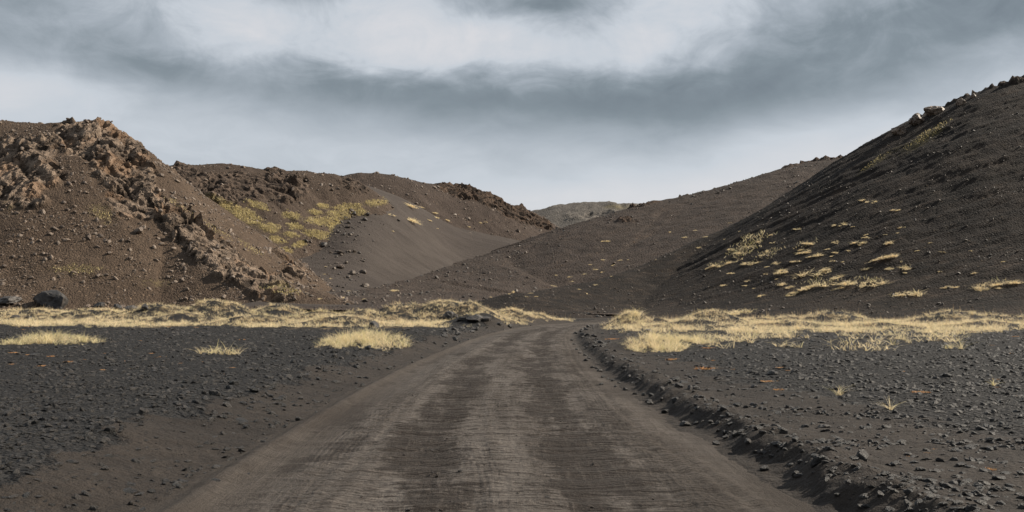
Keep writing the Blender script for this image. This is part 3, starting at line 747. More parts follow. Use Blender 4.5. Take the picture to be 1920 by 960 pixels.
LAVA = [make_rock('lava_stone_%d' % k, 40 + k, 3, M_LAVA, (0.85, 0.68), 12, 0.16) for k in range(10)]
GRAVEL = [make_rock('gravel_stone_%d' % k, 70 + k, 2, M_LAVA, (0.85, 0.55), 9, 0.2) for k in range(8)]
SCREE = [make_rock('scree_stone_%d' % k, 90 + k, 2, M_SCREE, (0.85, 0.7), 10, 0.15) for k in range(8)]
SCREE_D = [make_rock('dark_scree_stone_%d' % k, 110 + k, 2, M_SCREE_D, (0.85, 0.7), 10, 0.15) for k in range(8)]

def rots(n, r, tilt=0.35):
    return np.stack([r.normal(0, tilt, n), r.normal(0, tilt, n), r.uniform(0, 6.28, n)], 1)

# gravel over the plain: dense on the lava field, thin on the sandy shoulders
rg = np.random.default_rng(21)
def gravel_points(n, side):
    px = rg.uniform(-700, 2600, n); d = np.exp(rg.uniform(math.log(5.0), math.log(112), n))
    x = (px - CX) / F_PX * d
    z, t, s = ground_z(x, d)
    nn = fbm(p3(x, d) * 0.55, 4, 77)
    gl = sstep(3.7, 5.2, -t + 1.3 * nn); gr = sstep(3.3, 6.5, t + 2.0 * nn) * (0.45 + 0.55 * sstep(9, 22, d + 6 * nn))
    g_ = np.where(t < 0, gl, gr) * (0.25 + 0.75 * sstep(-0.25, 0.2, fbm(p3(x, d) * 0.8, 3, 83)))
    dens = np.maximum(g_, 0.09 * (np.abs(t) > 2.7)); dens = np.maximum(dens, 0.5 * np.exp(-((t - 3.0) / 0.26) ** 2)); dens = np.maximum(dens, 0.9 * np.exp(-((t + 4.3 + 0.9 * nn) / 0.5) ** 2) * (d > 15))
    dens = np.maximum(dens, 0.7 * sstep(0.02, 0.35, fbm(p3(x, d) * 0.9, 3, 79)) * (np.abs(t) > 3))
    gd = np.zeros(n); k = d > 25; gd[k] = grass_density(x[k], d[k])
    keep = (rg.uniform(size=n) < dens * (1 - 0.8 * np.clip(gd, 0, 1))) & ((t < 0) if side < 0 else (t > 0)) & (np.abs(t) > 2.7)
    x, d, z = x[keep], d[keep], z[keep]; m = len(x)
    size = 0.0125 * (1 - rg.uniform(size=m)) ** -0.72
    size = np.clip(np.maximum(size, 0.00075 * d * rg.uniform(0.7, 1.5, m)), 0.013, np.clip(0.0017 * d + 0.032, 0.045, 0.13))
    sc = size[:, None] * np.stack([rg.uniform(0.8, 1.4, m), rg.uniform(0.7, 1.2, m), rg.uniform(0.6, 1.15, m)], 1)
    return p3(x, d, z - 0.16 * size), sc, rots(m, rg), rg.integers(0, 8, m)
for side, lab in ((-1, 'black lava gravel strewn over the flat ground on the left of the track'), (1, 'black lava gravel strewn over the flat ground on the right of the track')):
    P_, S_, R_, I_ = gravel_points(150000, side)
    instancer('gravel', P_, S_, R_, I_, GRAVEL, lab, 'gravel')
# grit and clods lying on the track itself
n = 1500; d = np.exp(rg.uniform(math.log(5.5), math.log(70), n)); k_ = np.interp(d, RL[:240, 1], np.arange(240)).astype(int)
lat = rg.normal(0, 1.5, n); x = np.interp(d, RL[:, 1][:300], RL[:, 0][:300]) + lat
k = np.abs(lat) < 2.6; x, d, lat = x[k], d[k], lat[k]; m = len(x)
size = np.clip(0.004 * (1 - rg.uniform(size=m)) ** -0.5, 0.004, 0.022)
instancer('gravel', p3(x, d, np.full(m, -0.012) + 0.0), size[:, None] * np.stack([rg.uniform(0.9, 1.8, m), rg.uniform(0.8, 1.4, m), rg.uniform(0.6, 1.0, m)], 1), rots(m, rg), rg.integers(0, 8, m),
          SCREE_D, 'small clods and grit lying on the dirt track', 'gravel')

# scree on the hillsides (parts of each hill)
def scree(hname, n, protos, smin, smax, wfn, power=0.5):
    H = HILL[hname]; r = np.random.default_rng(len(hname) * 13)
    w = wfn(H) * ((H['px'] > -250) & (H['px'] < 2250) & (H['P'][:, 2] > -0.1)); w = w / w.sum()
    i = r.choice(len(w), n, p=w); P_ = H['P'][i] + r.normal(0, 0.25 * H['step'], (n, 3)) * np.array([1, 1, 0.0])
    size = np.clip(smin * (1 - r.uniform(size=n)) ** -power, smin, smax)
    sc = size[:, None] * np.stack([r.uniform(0.8, 1.4, n), r.uniform(0.7, 1.2, n), r.uniform(0.7, 1.2, n)], 1)
    P_[:, 2] -= 0.25 * size
    o = instancer('scree', P_, sc, rots(n, r, 0.6), r.integers(0, 8, n), protos, None, None, H['o'])
    return o
def bynoise(seed, sc=6.0):
    return lambda H: np.clip(fbm(H['P'] / sc, 3, seed) + 0.25, 0.02, 1) * (1 - 0.6 * H['crag']) / np.maximum(H['P'][:, 1], 60)
scree('hill_left', 22000, SCREE, 0.085, 0.5, bynoise(1))
scree('hill_mossy', 10000, SCREE, 0.09, 0.55, bynoise(2))
scree('hill_rocky', 4500, SCREE, 0.16, 0.9, bynoise(3))
scree('hill_middle', 9000, SCREE_D, 0.10, 0.55, lambda H: bynoise(4)(H) * (0.1 + sstep(60, 5, H['D'])))
scree('hill_right', 16000, SCREE_D, 0.05, 0.24, bynoise(5, 4.0))
# stones that rolled down on the sand below the mossy hill
r = np.random.default_rng(55); pts = []
while len(pts) < 420:
    px, py = r.normal(640, 32), r.uniform(395, 552)
    px = px - (py - 470) * 0.25
    h = cast(px, py)
    if h and h[2] in ('sand_slope', 'hill_mossy'): pts.append(h[0][:])
pts = np.array(pts); m = len(pts); size = np.clip(0.12 * (1 - r.uniform(size=m)) ** -0.5, 0.12, 0.9)
instancer('scree', pts - np.array([0, 0, 0.05]), size[:, None] * np.ones(3), rots(m, r), r.integers(0, 8, m), SCREE_D, None, None, sand)

# single stones: (px, py of the foot, width px)
def stone(px, py, w, label, group, squash=1.0, meshes=LAVA, name='lava_stone', cat='stone', size=None, r=random):
    h = cast(px, py)
    if h is None: return None
    p = h[0]; d = p.y
    s_ = size if size else 0.5 * w * d / F_PX * 1.12
    o = link(name, r.choice(meshes)); o.location = p - Vector((0, 0, 0.12 * s_)); o.scale = (s_, s_ * r.uniform(0.8, 1.1), s_ * squash * r.uniform(0.9, 1.2))
    o.rotation_euler = (r.gauss(0, 0.15), r.gauss(0, 0.15), r.uniform(0, 6.28))
    tag(o, label, cat, group)
    return o
Z6 = lambda X, Y, w: (1020 + X * .375, 540 + Y * .375 + w * .14, w * .375)
Z1 = lambda X, Y, w: (X * .375, 600 + Y * .375 + w * .12, w * .375)
Z2 = lambda X, Y, w: (500 + X / 2.4, 600 + Y / 2.4 + w * .14, w / 2.4)
g_r, g_l = 'black stones along the right edge of the track', 'black stones along the left edge of the track'
lab_r, lab_l = 'black lava stone in the line along the right edge of the track', 'black lava stone in the bank along the left edge of the track'
NAMED = [
    (Z6(700, 668, 55), 'angular black stone standing alone on the sand at the right edge of the track', None, 0.95),
    (Z6(1105, 890, 55), 'pale topped stone at the foot of the sandy right bank nearest the camera', None, 1.0),
    (Z6(405, 497, 38), 'round dark stone sitting a little inside the right edge of the track', None, 0.9),
    (Z6(610, 606, 45), 'squat dark stone below the bank just beyond the lone angular stone', None, 0.75),
    (Z6(1145, 408, 66), 'large black wedge shaped stone on the gravel in front of the right grass', None, 0.8),
    (Z6(520, 200, 60), 'black lava lump at the near edge of the right grass mounds', None, 0.7),
    (Z6(590, 497, 36), 'upright grey topped stone on the crest of the right bank', None, 1.2),
    (Z6(530, 566, 42), 'front stone of the tight cluster on the right edge of the track', None, 0.9),
    (Z6(535, 530, 36), 'rear stone of the tight cluster on the right edge of the track', None, 1.0),
    (Z1(1495, 488, 46), 'lone dark stone on the sandy left shoulder of the track', None, 0.85),
    (Z1(1455, 292, 26), 'small round black stone at the upper end of the left gravel edge', None, 0.95),
    (Z1(1270, 340, 62), 'largest dark stone in the heap on the left gravel edge', None, 0.8),
    (Z1(1210, 650, 24), 'tiny dark stone alone on the bare sand left of the track', None, 0.9),
    (Z1(505, 796, 24), 'brown sided pebble alone on the sand at lower left', None, 0.7),
    (Z1(170, 160, 55), 'black stone in front of the small grass tussock on the left gravel', None, 0.5),
    (Z2(870, 676, 20), 'small brown stone lying in the middle of the track', None, 0.8),
]
for (a, lab, grp, sq) in NAMED: stone(*a, lab, grp, sq)
for X, Y, w in ((160, 220, 26), (140, 255, 22), (165, 300, 24), (205, 330, 24), (210, 355, 26), (245, 390, 26), (280, 405, 34), (300, 437, 28), (287, 475, 24), (345, 455, 30), (358, 487, 22), (425, 435, 32), (455, 523, 27), (500, 525, 32),
                (590, 550, 22), (655, 550, 44), (770, 590, 34), (835, 660, 32), (765, 665, 32), (860, 768, 42), (905, 715, 42), (910, 738, 38), (960, 720, 44), (1000, 725, 32), (1020, 755, 46), (1085, 810, 44), (1140, 830, 38), (1260, 920, 46),
                (185, 210, 20), (150, 275, 20), (180, 318, 22), (225, 345, 22), (265, 395, 26), (320, 450, 24), (375, 470, 22)):
    stone(*Z6(X, Y, w), lab_r, g_r, 0.85)
for X, Y, w in ((1205, 355, 38), (1000, 430, 38), (915, 382, 38), (890, 415, 38), (825, 448, 38), (985, 400, 52), (1140, 385, 42), (1110, 475, 24), (1360, 460, 40), (1395, 385, 42), (1390, 410, 42), (1505, 385, 32),
                (235, 570, 48), (270, 545, 42), (380, 575, 42), (1330, 325, 42), (1380, 295, 42), (1440, 498, 22), (545, 535, 56)):
    stone(*Z1(X, Y, w), lab_l, g_l, 0.7)
for X, Y, w in ((657, 185, 20), (700, 165, 20), (870, 95, 15), (805, 98, 13), (430, 288, 30), (310, 268, 42), (45, 350, 36), (150, 348, 26), (107, 258, 26), (410, 205, 36)):
    stone(*Z2(X, Y, w), lab_l, g_l, 0.75)
for X, Y, w in ((1210, 480, 80), (1075, 785, 52), (640, 830, 84), (695, 853, 62), (85, 670, 64), (150, 945, 62), (20, 875, 42), (1240, 760, 28), (1185, 690, 22)):
    stone(*Z1(X, Y, w), 'flat grey stone half buried in the bare sand left of the track', 'flat stones in the sand left of the track', 0.32)
for X, Y, w in ((655, 440, 64), (700, 455, 54), (745, 485, 54), (755, 430, 44), (965, 565, 58), (1170, 755, 74), (820, 570, 40), (880, 500, 44), (1050, 480, 44), (930, 430, 40)):
    stone(*Z6(X, Y, w), 'rough black lava lump on the gravel right of the track', 'lava lumps on the gravel right of the track', 0.55)
Z8 = lambda X, Y, w: (1440 + X * .4376, 540 + Y * .4376 + w * .06, w * .4376)
for X, Y, w in ((135, 800, 44), (300, 880, 40), (400, 930, 50), (505, 650, 46), (575, 655, 56), (525, 665, 40), (240, 590, 60), (120, 515, 56), (610, 480, 40), (720, 650, 46), (825, 755, 60), (765, 845, 66), (990, 810, 64), (915, 600, 50), (1040, 860, 50),
                (815, 480, 40), (565, 425, 36), (770, 370, 50), (305, 645, 44), (865, 680, 50), (480, 420, 36), (660, 775, 50), (910, 915, 60)):
    stone(*Z8(X, Y, w), 'rough black lava lump on the gravel right of the track', 'lava lumps on the gravel right of the track', 0.55)
# the rest of the two stone lines
r = random.Random(4)
def line_stone(y_, t_, lo, hi, lab, grp):
    i = int(np.interp(y_, RL[:300, 1], np.arange(300))); c, tn = RL[i], RT[i]
    x_, yy = c[0] + tn[1] * t_, c[1] - tn[0] * t_
    p, nrm, nm = down(x_, yy)
    s_ = 0.5 * r.uniform(lo, hi) * max(0.8, min(1.6, yy / 30))
    o = link('lava_stone', r.choice(LAVA)); o.location = p - Vector((0, 0, 0.1 * s_)); o.scale = (s_, s_ * r.uniform(0.7, 1.0), s_ * r.uniform(0.7, 1.1))
    o.rotation_euler = (r.gauss(0, 0.3), r.gauss(0, 0.3), r.uniform(0, 6.28)); tag(o, lab, 'stone', grp)
for k in range(62): line_stone(8.5 * (88 / 8.5) ** r.random(), r.gauss(3.02, 0.24), 0.07, 0.26, lab_r, g_r)
for k in range(74): line_stone(13 * (86 / 13) ** r.random(), -r.gauss(4.4, 0.42), 0.08, 0.30, lab_l, g_l)
# lava by the far grass
FAR = [(93, 572, 72, 'big black hollow boulder at the foot of the left hill', 0.95, 2), (12, 566, 50, 'low black boulder at the foot of the hill cut by the frame edge', 0.55, 2),
       (187, 574, 21, 'single black lava rock in the grass right of the big hollow boulder', 0.9, 1), (222, 579, 19, 'first lava rock in the row on the left grass', 0.9, 1), (247, 581, 24, 'widest lava rock in the row on the left grass', 0.9, 1),
       (271, 580, 18, 'upright lava rock ending the row on the left grass', 1.5, 1), (27, 597, 20, 'dark lava rock beside the gravel at the left frame edge', 0.9, 1), (52, 598, 18, 'low dark lava rock just right of its larger neighbour at left', 0.7, 1),
       (702, 613, 28, 'black lava rock behind the large tussock beside the left bank', 0.9, 1), (842, 597, 34, 'jagged lava block in front of the highest grass mound', 0.8, 1), (892, 601, 32, 'larger jagged lava block near the tip of the left grass', 0.9, 1),
       (912, 601, 22, 'small lava block touching the larger one near the grass tip', 0.9, 1), (868, 600, 20, 'lava block between the two jagged ones on the left grass', 0.8, 1),
       (955, 614, 12, 'small stone on the track verge below the left grass tip', 0.9, 1), (937, 610, 13, 'second small stone on the track verge below the left grass', 0.9, 1),
       (1104, 590, 9, 'tiny dark stone on the flat beyond the bend', 1.0, 1), (1121, 594, 8, 'tiny dark stone furthest right beyond the bend', 1.0, 1)]
BOULDER = [make_rock('lava_boulder_%d' % k, 140 + k, 4, M_LAVA, (0.9, 0.7), 18, 0.12) for k in range(3)]
for (a, b, w, lab, sq, kind) in FAR: stone(a, b, w, lab, None, sq, BOULDER, 'lava_boulder' if kind == 2 else 'lava_rock', 'boulder' if kind == 2 else 'rock', r=r)
# boulders breaking the skyline of the right slope and one knob on the mossy hill
SKY = [make_rock('crest_rock_%d' % k, 160 + k, 4, M_SCREE, (0.9, 0.8), 16, 0.25) for k in range(4)]
for k, (a, b, w, lab) in enumerate(((1687, 250, 30, 'lowest pale boulder on the crest of the black right slope'), (1722, 232, 34, 'second pale boulder up the crest of the right slope'), (1752, 213, 40, 'broadest boulder on the crest of the right slope'),
                     (1800, 196, 24, 'boulder high on the crest of the right slope'), (1826, 182, 14, 'small boulder near the top of the right crest'), (313, 308, 22, 'square rock knob on the skyline of the mossy hill'), (262, 436, 20, 'dark boulder alone on the scree of the left hill'),
                     (638, 502, 16, 'brown boulder at the sand edge below the mossy hill'))):
    stone(a, b, w, lab, None, 0.8, SKY, 'boulder', 'boulder', r=r)

# ------------------------------------------------------------------ grass
def blades(base, h, w, az, lean, curl, green, rnd, segs=2):
    """ribbons bending over; returns vertices, faces and the tint attribute"""
    n = len(base); dirv = np.stack([np.cos(az), np.sin(az), np.zeros(n)], 1); side = np.stack([-np.sin(az + rnd * 2), np.cos(az + rnd * 2), np.zeros(n)], 1)
    V = []; T = []
    for k in range(segs + 1):
        u = k / segs
        c = base + dirv * (h * (lean * u + curl * u * u))[:, None] + np.array([0, 0, 1.0]) * (h * u * (1 - 0.30 * np.minimum(lean + curl, 1.4) * u))[:, None]
        ww = (w * (1 - 0.8 * u))[:, None] * side * 0.5
        V += [c - ww, c + ww]; T += [np.stack([green, np.full(n, u), rnd], 1)] * 2
    V = np.stack(V, 1).reshape(-1, 3); T = np.stack(T, 1).reshape(-1, 3); m = 2 * (segs + 1)
    F = []
    for k in range(segs):
        a = np.arange(n) * m + 2 * k; F.append(np.stack([a, a + 1, a + 3, a + 2], 1))
    return V, np.concatenate(F), T

def grass_mesh(name, base, r, hmin, hmax, wid, green=0.2, lean=0.5, curl=0.4, segs=2, gvar=0.2, wind=None):
    n = len(base)
    green = green + 0.55 * fbm(base * 0.8, 2, 611) + 0.3 * fbm(base * 0.15, 2, 612)   # greener and drier spots
    tall = 1 + 0.7 * fbm(base * 0.9, 2, 613); hmin, hmax = hmin * tall, hmax * tall
    h = r.uniform(hmin, hmax, n); az = r.uniform(0, 6.28, n) if wind is None else r.normal(wind, 1.1, n)
    V, F, T = blades(base, h, wid * r.uniform(0.6, 1.3, n), az, np.abs(r.normal(lean * 0.6, lean * 0.5, n)), np.abs(r.normal(curl, curl * 0.6, n)), np.clip(r.normal(green, gvar, n), 0, 1), r.uniform(size=n), segs)
    return raw_mesh(name, V, F, smooth=False, attrs={'tint': T})

rgs = np.random.default_rng(33)
def plain_grass(n_clump, per, pxr, dr):
    px = rgs.uniform(*pxr, n_clump); d = rgs.uniform(*dr, n_clump); x = (px - CX) / F_PX * d
    keep = rgs.uniform(size=n_clump) < np.clip(grass_density(x, d), 0, 1) * (d / dr[1]); x, d = x[keep], d[keep]
    rad = rgs.uniform(0.10, 0.35, len(x))
    i = np.repeat(np.arange(len(x)), per); a = rgs.uniform(0, 6.28, len(i)); q = np.sqrt(rgs.uniform(size=len(i))) * rad[i]
    bx, by = x[i] + q * np.cos(a), d[i] + q * np.sin(a)
    z, t, s = ground_z(bx, by)
    k = np.abs(t) > 3.4
    return p3(bx, by, z - 0.02)[k]
Lb = plain_grass(21000, 12, (-650, 1080), (66, 118)); Rb = plain_grass(24000, 11, (1060, 2500), (30, 102))
print('grass blades', len(Lb), len(Rb))
tag(link('grass', grass_mesh('grass', Lb, rgs, 0.16, 0.46, 0.030, 0.12, 0.8, 0.6), M_GRASS), 'straw coloured lyme grass covering the mounds left of the track', 'grass', kind='stuff')
tag(link('grass', grass_mesh('grass', Rb, rgs, 0.16, 0.46, 0.028, 0.12, 0.8, 0.6), M_GRASS), 'straw coloured lyme grass covering the mounds right of the track', 'grass', kind='stuff')
# flowering stalks standing above the mounds
def stalks(B, n, lab):
    b = B[rgs.choice(len(B), n)]; b = b[b[:, 1] > 55]
    me = grass_mesh('seed_stalks', b, rgs, 0.45, 0.75, 0.026, 0.1, 0.14, 0.10, 2)
    tag(link('grass_stalks', me, M_SEED), lab, 'grass', kind='stuff')
stalks(Lb, 1500, 'thin brown seed stalks above the left grass mounds'); stalks(Rb, 2600, 'thin brown seed stalks above the right grass mounds')

# tussocks of the plain: (px, py, half width px, half depth m, blades, height, label)
def tussock(px, py, wpx, depth, n, h, label, green=0.3, sparse=0.0, wid=0.016):
    hit = cast(px, py); c = hit[0]; R = wpx * c.y / F_PX
    per = 14; m_ = max(2, int(0.5 * n) // per); lift = 1
    cu = rgs.uniform(-1, 1, (m_ * 3, 2)); q = np.hypot(cu[:, 0], cu[:, 1]); nn = fbm(p3(cu[:, 0] * 1.8 + px, cu[:, 1] * 1.8), 3, 5)
    cu = cu[(q + 0.9 * nn + sparse * np.abs(nn) * 3 + 0.25 * rgs.uniform(-1, 1, len(q)) < 0.85)][:m_]
    i_ = np.repeat(np.arange(len(cu)), per); off = rgs.normal(0, 0.034, (len(i_), 2)) * np.array([1.0, R / depth])
    u = np.clip(cu[i_] + off, -1.2, 1.2)
    bx, by = c.x + u[:, 0] * R, c.y + u[:, 1] * depth
    z, t, s = ground_z(bx, by); k = np.abs(t) > 3.6
    B = p3(bx, by, z - 0.015)[k]
    fall = rgs.uniform(0.55, 1.25, len(cu))[i_][k] * (1.05 - 0.65 * np.clip(np.hypot(u[:, 0], u[:, 1])[k], 0, 1) ** 2)
    o = link('grass_tussock', grass_mesh('grass_tussock', B, rgs, 0.4 * h * fall, h * fall, wid, green, 0.8, 0.6, 3, 0.3), M_GRASS)
    tag(o, label, 'grass tussock'); return o
tussock(690, 641, 92, 3.2, 5200, 0.62, 'large pale green grass tussock beside the left bank of the track', 0.35, 0.1)
tussock(98, 640, 92, 1.7, 3600, 0.55, 'low green tinged grass tussock alone on the left gravel', 0.45)
tussock(410, 664, 52, 0.8, 420, 0.5, 'sparse wispy grass clump on the gravel left of the track', 0.3, 0.06)
tussock(172, 614, 22, 0.7, 240, 0.4, 'little green grass clump behind the low tussock on the left gravel', 0.5, 0.2)
tussock(1232, 648, 62, 3.0, 4200, 0.62, 'dense straw tussock closest to the right bank of the track', 0.28, 0.1)
tussock(1310, 640, 45, 2.4, 1800, 0.55, 'straw tussock next along from the dense one on the right', 0.25, 0.2)
tussock(1190, 600, 30, 2.5, 1500, 0.7, 'tall grass on the mound where the track disappears', 0.3, 0.1, 0.022)
tussock(1800, 655, 26, 0.6, 160, 0.55, 'wispy green shoots at the front of the right grass', 0.5, 0.3)
tussock(1660, 768, 12, 0.15, 22, 0.42, 'single dry grass sprig on the right gravel', 0.2, 0.0, 0.008)
tussock(1573, 742, 12, 0.15, 10, 0.35, 'few bent green blades on the right gravel', 0.6, 0.0, 0.008)
tussock(1866, 724, 9, 0.15, 14, 0.3, 'small green sprig far right on the gravel', 0.6, 0.0, 0.008)

# tufts on the slopes: shared shapes, every tuft its own thing
TUFT = []
for k in range(7):
    r_ = np.random.default_rng(500 + k); nc = 16; a = r_.uniform(0, 6.28, nc); q = np.sqrt(r_.uniform(size=nc))
    cc = np.stack([q * np.cos(a), q * np.sin(a) * r_.uniform(0.4, 0.8)], 1); i_ = np.repeat(np.arange(nc), 26)
    pp = cc[i_] + r_.normal(0, 0.11, (len(i_), 2)); hh = r_.uniform(0.55, 1.25, nc)[i_] * (1.1 - 0.6 * q[i_])
    TUFT.append(grass_mesh('grass_tuft_%d' % k, p3(pp[:, 0], pp[:, 1], 0.10 * (1 - (pp ** 2).sum(1)) - 0.08), r_, 0.14 * hh, 0.50 * hh, 0.045, 0.2, 0.9, 0.6, 2, 0.2))
    TUFT[-1].materials.append(M_GRASS)
def tuft(px, py, w, label, group=None):
    hit = cast(px, py)
    if hit is None: return
    p, nrm, nm = hit; s_ = 0.66 * w * p.y / F_PX
    o = link('grass_tuft', random.choice(TUFT)); o.location = p - Vector((0, 0, 0.04 * s_)); o.scale = (s_, s_, s_ * random.uniform(0.7, 1.0))
    o.rotation_euler = Vector((0, 0, 1)).rotation_difference((nrm + Vector((0, 0, 1.2))).normalized()).to_euler(); o.rotation_euler.rotate_axis('Z', random.uniform(0, 6.28))
    tag(o, label, 'grass tuft', group)
E_T = [(1136, 452, 16), (1257, 435, 8), (1283, 445, 13), (1304, 432, 9), (1324, 444, 15), (1311, 464, 9), (1369, 418, 8), (1389, 433, 8), (1360, 448, 7), (1130, 487, 9), (1164, 488, 9), (1178, 487, 6), (1230, 487, 6), (1106, 496, 8), (1151, 497, 9), (1116, 505, 14),
       (1130, 510, 10), (1095, 514, 9), (1069, 519, 9), (1074, 528, 11), (1044, 516, 9), (1038, 536, 12), (1084, 542, 8), (1117, 534, 9), (1147, 518, 7), (1099, 550, 8), (964, 547, 12), (955, 551, 8), (996, 550, 9), (986, 556, 8), (1005, 556, 7), (919, 557, 6)]
for a, b, w in E_T: tuft(a, b, w, 'small pale grass tuft on the broad brown hillside behind the bend', 'tufts on the broad brown hillside')
S_T = [(768, 412, 34, 'round yellow grass cushion alone on the grey sand slope'), (732, 402, 18, 'small grass tuft left of the round cushion on the sand'), (803, 412, 13, None), (818, 408, 14, None), (838, 412, 12, None), (815, 399, 14, None), (736, 433, 7, None), (819, 428, 6, None),
       (878, 425, 8, None), (900, 417, 8, None), (910, 416, 7, None), (765, 385, 36, 'broad grass patch above the round cushion on the sand slope'), (787, 388, 18, None), (740, 545, 18, 'lone grass tuft low on the grey sand slope'), (643, 558, 16, None), (655, 546, 14, None), (683, 561, 12, None), (600, 560, 10, None),
       (611, 500, 7, None), (608, 514, 6, None), (620, 522, 8, None)]
for a, b, w, lab in S_T: tuft(a, b, w, lab or 'small pale grass tuft on the grey sand slope', None if lab else 'tufts on the grey sand slope')
F_T = [(1616, 375, 16), (1638, 378, 24), (1679, 394, 16), (1578, 420, 28), (1499, 429, 22), (1693, 426, 16), (1628, 445, 16), (1613, 458, 12), (1515, 456, 26), (1510, 468, 22), (1552, 467, 14), (1699, 500, 32), (1667, 503, 22), (1459, 494, 22), (1466, 509, 30), (1486, 538, 20),
       (1572, 519, 28), (1763, 509, 8), (1795, 538, 14), (1870, 540, 16), (1720, 470, 8), (1600, 425, 8), (1745, 455, 7), (1820, 470, 6), (1660, 440, 7), (1560, 480, 10), (1590, 470, 9), (1440, 470, 14), (1425, 452, 16), (1400, 462, 18), (1385, 474, 20), (1410, 440, 16), (1445, 440, 14), (1372, 468, 14), (1430, 478, 12),
       (1345, 499, 26), (1375, 492, 26), (1330, 503, 14)]
rf = random.Random(12)
for k in range(44):
    a = rf.triangular(1350, 1900, 1480); b = rf.uniform(max(425, 520 - (a - 1330) * 0.55), 555); F_T.append((a, b, rf.choice((8, 10, 14, 18, 26))))
for a, b, w in F_T: tuft(a, b, w, 'straw coloured grass tuft on the black right hand slope', 'tufts on the black right hand slope')
for a, b, w, lab in ((1525, 514, 60, 'big domed tuft standing out on the black slope'), (1535, 536, 52, 'long low grass tuft just below the domed tuft'), (1655, 484, 42, 'wide grass tuft in the middle of the black slope'), (1640, 530, 56, 'longest grass strip low on the black slope'), (1596, 530, 46, 'grass strip joining the longest one on its left'),
                     (1706, 551, 46, 'bushy grass tuft at the foot of the black slope'), (1848, 538, 44, 'grass patch low on the black slope near the frame edge'), (1885, 531, 46, 'last grass patch low on the black slope at the frame edge'), (1395, 586, 62, 'grassy mound at the slope foot behind the right grass')):
    tuft(a, b, w, lab)

# moss and grass cushions of the hillsides, each following the ground it grows on
def patch(hname, cx, cy, rx, ry, rot, label, group, per=5, h=(0.15, 0.45), mat=M_MOSS, wid=0.10, cut=0.5, kind=None):
    H = HILL[hname]; e_ = ell(H['px'], H['py'], cx, cy, rx, ry, rot)
    nn = fbm(H['P'] / 1.6, 3, 900)
    i = np.where((e_ + 0.75 * nn + rgs.uniform(-0.15, 0.15, len(e_)) > cut) & (e_ > 0.10))[0]
    if len(i) < 4: return
    i = np.repeat(i, per); st = H['step']; B = H['P'][i] + rgs.uniform(-0.6, 0.6, (len(i), 3)) * st * np.array([1, 1, 0.1]) + H['N'][i] * (0.18 * np.clip(e_[i] + nn[i], 0, 1))[:, None]
    o = link('moss_patch', grass_mesh('moss_patch', B, rgs, *h, wid, 0.45, 0.5, 0.3, 1, 0.25), mat)
    tag(o, label, 'moss patch', group, kind)
for k, (a, b, rx, ry, rot) in enumerate(MOSS_B):
    patch('hill_mossy', a, b, rx, ry, rot, 'yellow green moss patch on the flank of the mossy hill', 'moss patches on the mossy hill', 6 if rx > 20 else 8, (0.2, 0.5))
for a, b, rx, ry, rot, lab in ((335, 388, 40, 6, 34, 'top of the thin moss streak beside the rocky spur'), (402, 430, 46, 7, 34, 'middle of the thin moss streak beside the rocky spur'), (468, 466, 42, 7, 32, 'lower stretch of the moss streak beside the rocky spur'),
                               (190, 402, 34, 16, 30, 'faint dry grass patch below the upper crag of the left hill'), (140, 506, 60, 12, 0, 'faint dry grass patch low on the left scree')):
    patch('hill_left', a, b, rx, ry, rot, lab, None, 2, (0.12, 0.35), cut=0.66, kind='stuff')
patch('hill_left', 530, 547, 38, 8, 8, 'yellow grass patch at the foot of the rocky spur', None, 3)
patch('hill_right', 1740, 254, 62, 9, -34, 'long yellow green moss streak high on the black slope', None, 2, (0.1, 0.3), cut=0.62)
patch('hill_right', 1640, 305, 50, 5, -36, 'thin moss streak lower along the crest of the black slope', None, 2, (0.1, 0.25), cut=0.7)
for a, b, rx, ry, rot, lab in ((1440, 478, 40, 9, -20, 'ragged grass strip just below the loose patch on the black slope'), (1350, 497, 34, 5, -14, 'thin grass strip at the lower left edge of the black slope'),
                          (1535, 530, 52, 6, -4, 'low straw mat under the domed tuft on the black slope'), (1635, 526, 50, 6, 4, 'low straw mat around the longest grass strip'), (1865, 534, 48, 8, -8, 'low straw mat near the frame edge on the black slope'), (1510, 460, 34, 7, -15, 'thin straw mat in the middle left of the black slope')):
    patch('hill_right', a, b, rx, ry, rot, lab, None, 2, (0.15, 0.45), M_GRASS, 0.06, cut=0.62)
patch('hill_right', 1405, 460, 50, 18, -28, 'loose grass patch near the lower end of the black slope', None, 2, (0.2, 0.5), M_GRASS, cut=0.6)

